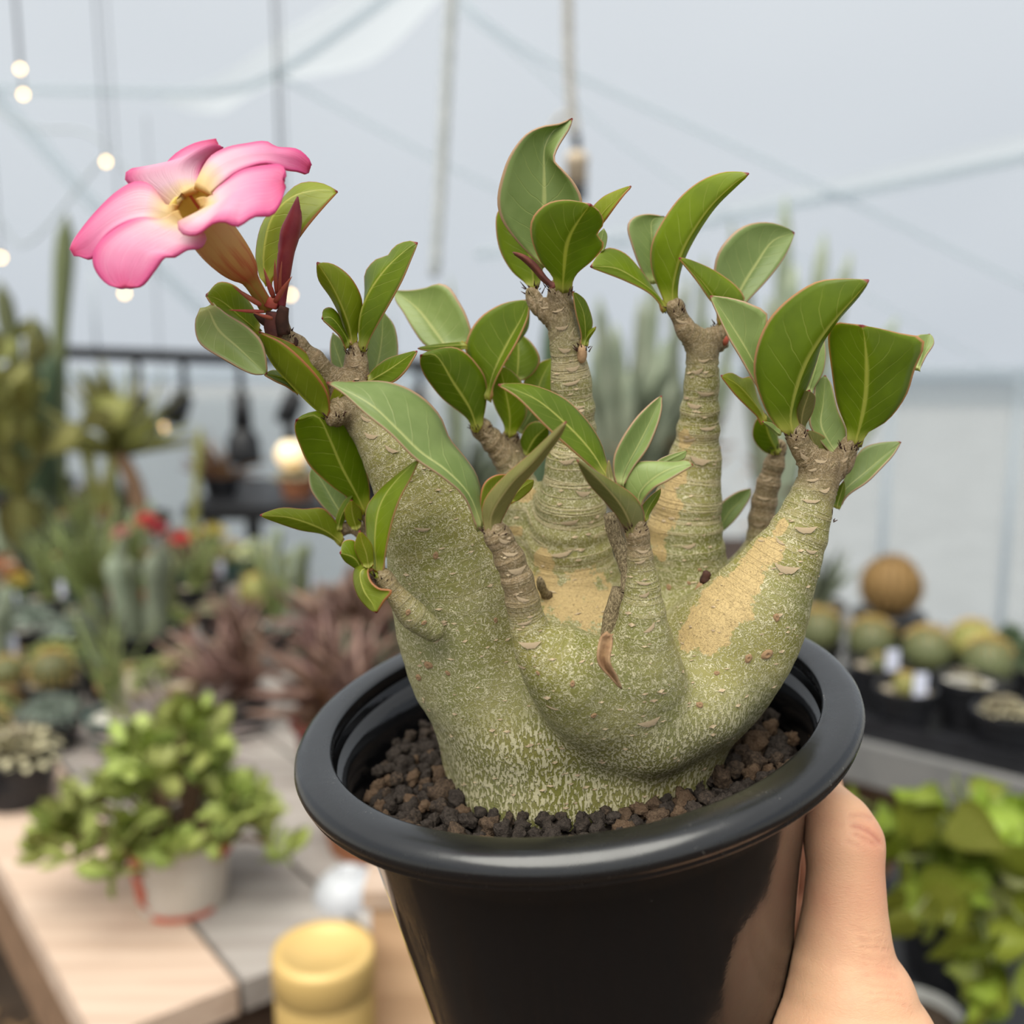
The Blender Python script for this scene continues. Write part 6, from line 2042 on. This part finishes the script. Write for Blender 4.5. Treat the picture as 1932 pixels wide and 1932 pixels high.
for (x0, x1, y0, y1) in ((-.25, .62, 0, .006), (-.25, .62, .164, .17), (-.25, -.244, 0, .17), (.614, .62, 0, .17)):
    V, Fc = box(x0, x1, y0, y1, .006, .030); mobj('side', V, Fc, M['bpot'], t, local=True, smooth=False)
TZ = BZ + .006
def UV(u_, v_, z_=None):
    q = p0 + dv * u_ + nvv * v_
    return np.array([q[0], q[1], BZ if z_ is None else z_])
def tagged(f, dx=.01):
    def g(t, z, r):
        f(t, z, r)
        V, Fc = box(dx - .008, dx + .010, -r * .55, -r * .55 + .0015, z - .012, z + .035); mobj('plant_tag', V, Fc, M['tagwhite'], t, local=True, smooth=False)
    return g
tiny = b_ball('ball', 'spg', .35)
pot_plant('seedling_pot', 0, 0, 'black pot of tan gravel with tiny cactus and white tag on tray', .040, .066, 'bpot', tagged(tiny, .012), 'gravel', at=UV(.0, .138, TZ))
pot_plant('seedling_pot', 1733, 1394, 'black pot of brown gravel with small cactus and tag near the bench middle', .039, .064, 'bpot', tagged(b_ball('ball_y', 'spg', .45), .010), 'gravel', at=UV(.064, .064, TZ))
pot_plant('seedling_pot', 1826, 1424, 'black pot topped with white gravel and no tag on tray', .041, .070, 'bpot', b_ros('ros_pale', 3, .35), 'gravel_white', at=UV(.126, .138, TZ))
pot_plant('seedling_pot', 1912, 1440, 'black pot with cream rosette filling its top at the tray end', .040, .060, 'bpot', b_ros('ros_pale', 6, .62), 'gravel_white', at=UV(.192, .066, TZ))
for (x, y, r, lab) in ((-.130, .240, .036, 'green barrel cactus with yellow crown nearest the tall plants'), (-.045, .240, .036, 'rounder barrel cactus with yellow crown in front of the brown ball cactus'), (.040, .240, .036, 'broad barrel cactus with golden crown beside the white tag'), (.083, .326, .035, 'yellowest barrel cactus behind the broad barrel cactus'), (.126, .240, .036, 'dark green barrel cactus with golden spines behind white gravel pot')):
    pot_plant('barrel_cactus', 0, 0, lab, r, .05, 'bpot', b_ball('ball_y' if 'yellowest' in lab else 'ball', 'spg', 1.04), at=UV(x, y))
pot_plant('finger_cactus', 0, 0, 'slim green finger cactus beside dark spiky seedlings with blue-white tag', .036, .05, 'bpot', tagged(b_many(b_cols('col', [.11], .010, .2), b_cols('col_dark', [.045, .05, .04, .05], .010, .6)), .012), at=UV(.168, .332))
pot_plant('dark_seedlings', 0, 0, 'low dark spiky cactus clump between barrel and finger cactus', .034, .045, 'bpot', b_cols('col_dark', [.05, .045, .04, .05], .010, .65), at=UV(.122, .412))
p = UV(-.062, .372)
t = empty('pot_stand', p, 'black waisted stand carrying the brown ball cactus', 'plant stand')
V, Fc = lathe([(0, 0), (.052, 0), (.030, .055), (.030, .068), (.056, .072), (.056, .085), (0, .085)], 24); mobj('stand', V, Fc, M['bpot'], t, local=True)
V, Fc = lathe([(.056, .079), (.060, .079), (.060, .085), (.056, .085)], 24); mobj('lip', V, Fc, M['bpot'], t, local=True)
t = empty('brown_ball_cactus', p + up * .085, 'round brown densely spined ball cactus raised on black stand', 'cactus')
put('body', ME['ball_b'], t, np.array([0, 0, 0]), Z, 0, .050)
put('spines', ME['spb'], t, np.array([0, 0, 0]), Z, 0, .050)
pot_plant('thin_bush', 1545, 1185, 'thin grey twiggy plant behind the first barrel cactus', .045, .05, 'bpot', b_grass(24, .12, 'aloe', .7))

# ---- pothos with trailing stems, on a low table at the right
c = np.array([.43, .93, 0])
t = empty('side_table', c, 'small dark round side table under the bright green trailing plant', 'table')
V, Fc = lathe([(0, .775), (.22, .775), (.225, .785), (.22, .80), (0, .80)], 36); mobj('tabletop', V, Fc, M['black'], t, local=True)
V, Fc = lathe([(.15, 0), (.15, .015), (.02, .03), (.02, .775)], 20); mobj('pedestal', V, Fc, M['black'], t, local=True)
c1_ = np.array([.455, .96, .80])
t = empty('pothos', c1_, 'bright lime green trailing pothos in black pot right of the hand', 'potted plant')
zt = make_pot(t, .062, .095, 'bpot')
rr = random.Random(77)
stems = []
targets = [(1600, 1500), (1640, 1540), (1690, 1560), (1740, 1500), (1790, 1480), (1850, 1500), (1900, 1520), (1700, 1620), (1760, 1600), (1820, 1570), (1880, 1590), (1930, 1560), (1700, 1690), (1750, 1680), (1810, 1660), (1870, 1680), (1925, 1660), (1840, 1760), (1870, 1810), (1820, 1840), (1850, 1900), (1900, 1760), (1910, 1880), (1790, 1740), (1690, 1560), (1960, 1500), (1960, 1640), (1720, 1730), (1850, 1540), (1780, 1540), (1930, 1740), (1880, 1870)]
for i, (x, y) in enumerate(targets):
    dd = rr.uniform(.85, 1.02) - (.05 if y > 1700 else 0)
    e = unp(x, y, dd) - c1_
    if e[2] < .0: e[2] = max(e[2], -.10)
    P = crm([np.array([rr.uniform(-.02, .02), rr.uniform(-.02, .02), zt]), np.array([e[0] * .5, e[1] * .5, max(zt + .04, e[2] * .5 + .06)]), e], 9)
    stems.append(tube(P, .0016, 5))
    for k in range(3):
        a = rr.uniform(0, 6.283)
        d = norm(np.array([math.cos(a), math.sin(a) - .6, rr.uniform(-.5, .5)]))
        q = P[-1] if k == 0 else P[rr.choice([5, 6, 7])]
        put('leaf', ME['pothos'], t, q + np.array([rr.uniform(-.01, .01), rr.uniform(-.01, .01), 0]), d, rr.uniform(-.8, .8), rr.uniform(.034, .056))
V, Fc = join(stems); mobj('stems', V, Fc, M['grass'], t, local=True)
c = unp(1752, 1880, .86)
t = empty('grey_planter', (c[0], c[1] + .02, .80), 'rough grey stone planter under the trailing leaves', 'planter')
make_pot(t, .040, .070, 'grey_clay', taper=.9, lip=False)

# ---- bark mulch on the floor at the lower left
cp_ = []
for i in range(1400):
    x, y = rr.uniform(-1.6, -.62), rr.uniform(.9, 2.0)
    s1, s2 = rr.uniform(.012, .03), rr.uniform(.005, .012)
    a = rr.uniform(0, 6.283)
    d1 = np.array([math.cos(a), math.sin(a), rr.uniform(-.3, .3)]) * s1
    d2 = np.array([-math.sin(a), math.cos(a), rr.uniform(-.3, .3)]) * s2
    o_ = np.array([x, y, rr.uniform(.004, .012)])
    cp_.append(obox(o_, d1, d2, np.array([0, 0, .004])))
V, Fc = join(cp_)
tag(mobj('bark_mulch', V, Fc, M['chip'], smooth=False), 'brown bark chips scattered on the floor beside the plank bench', 'bark mulch', kind='stuff')
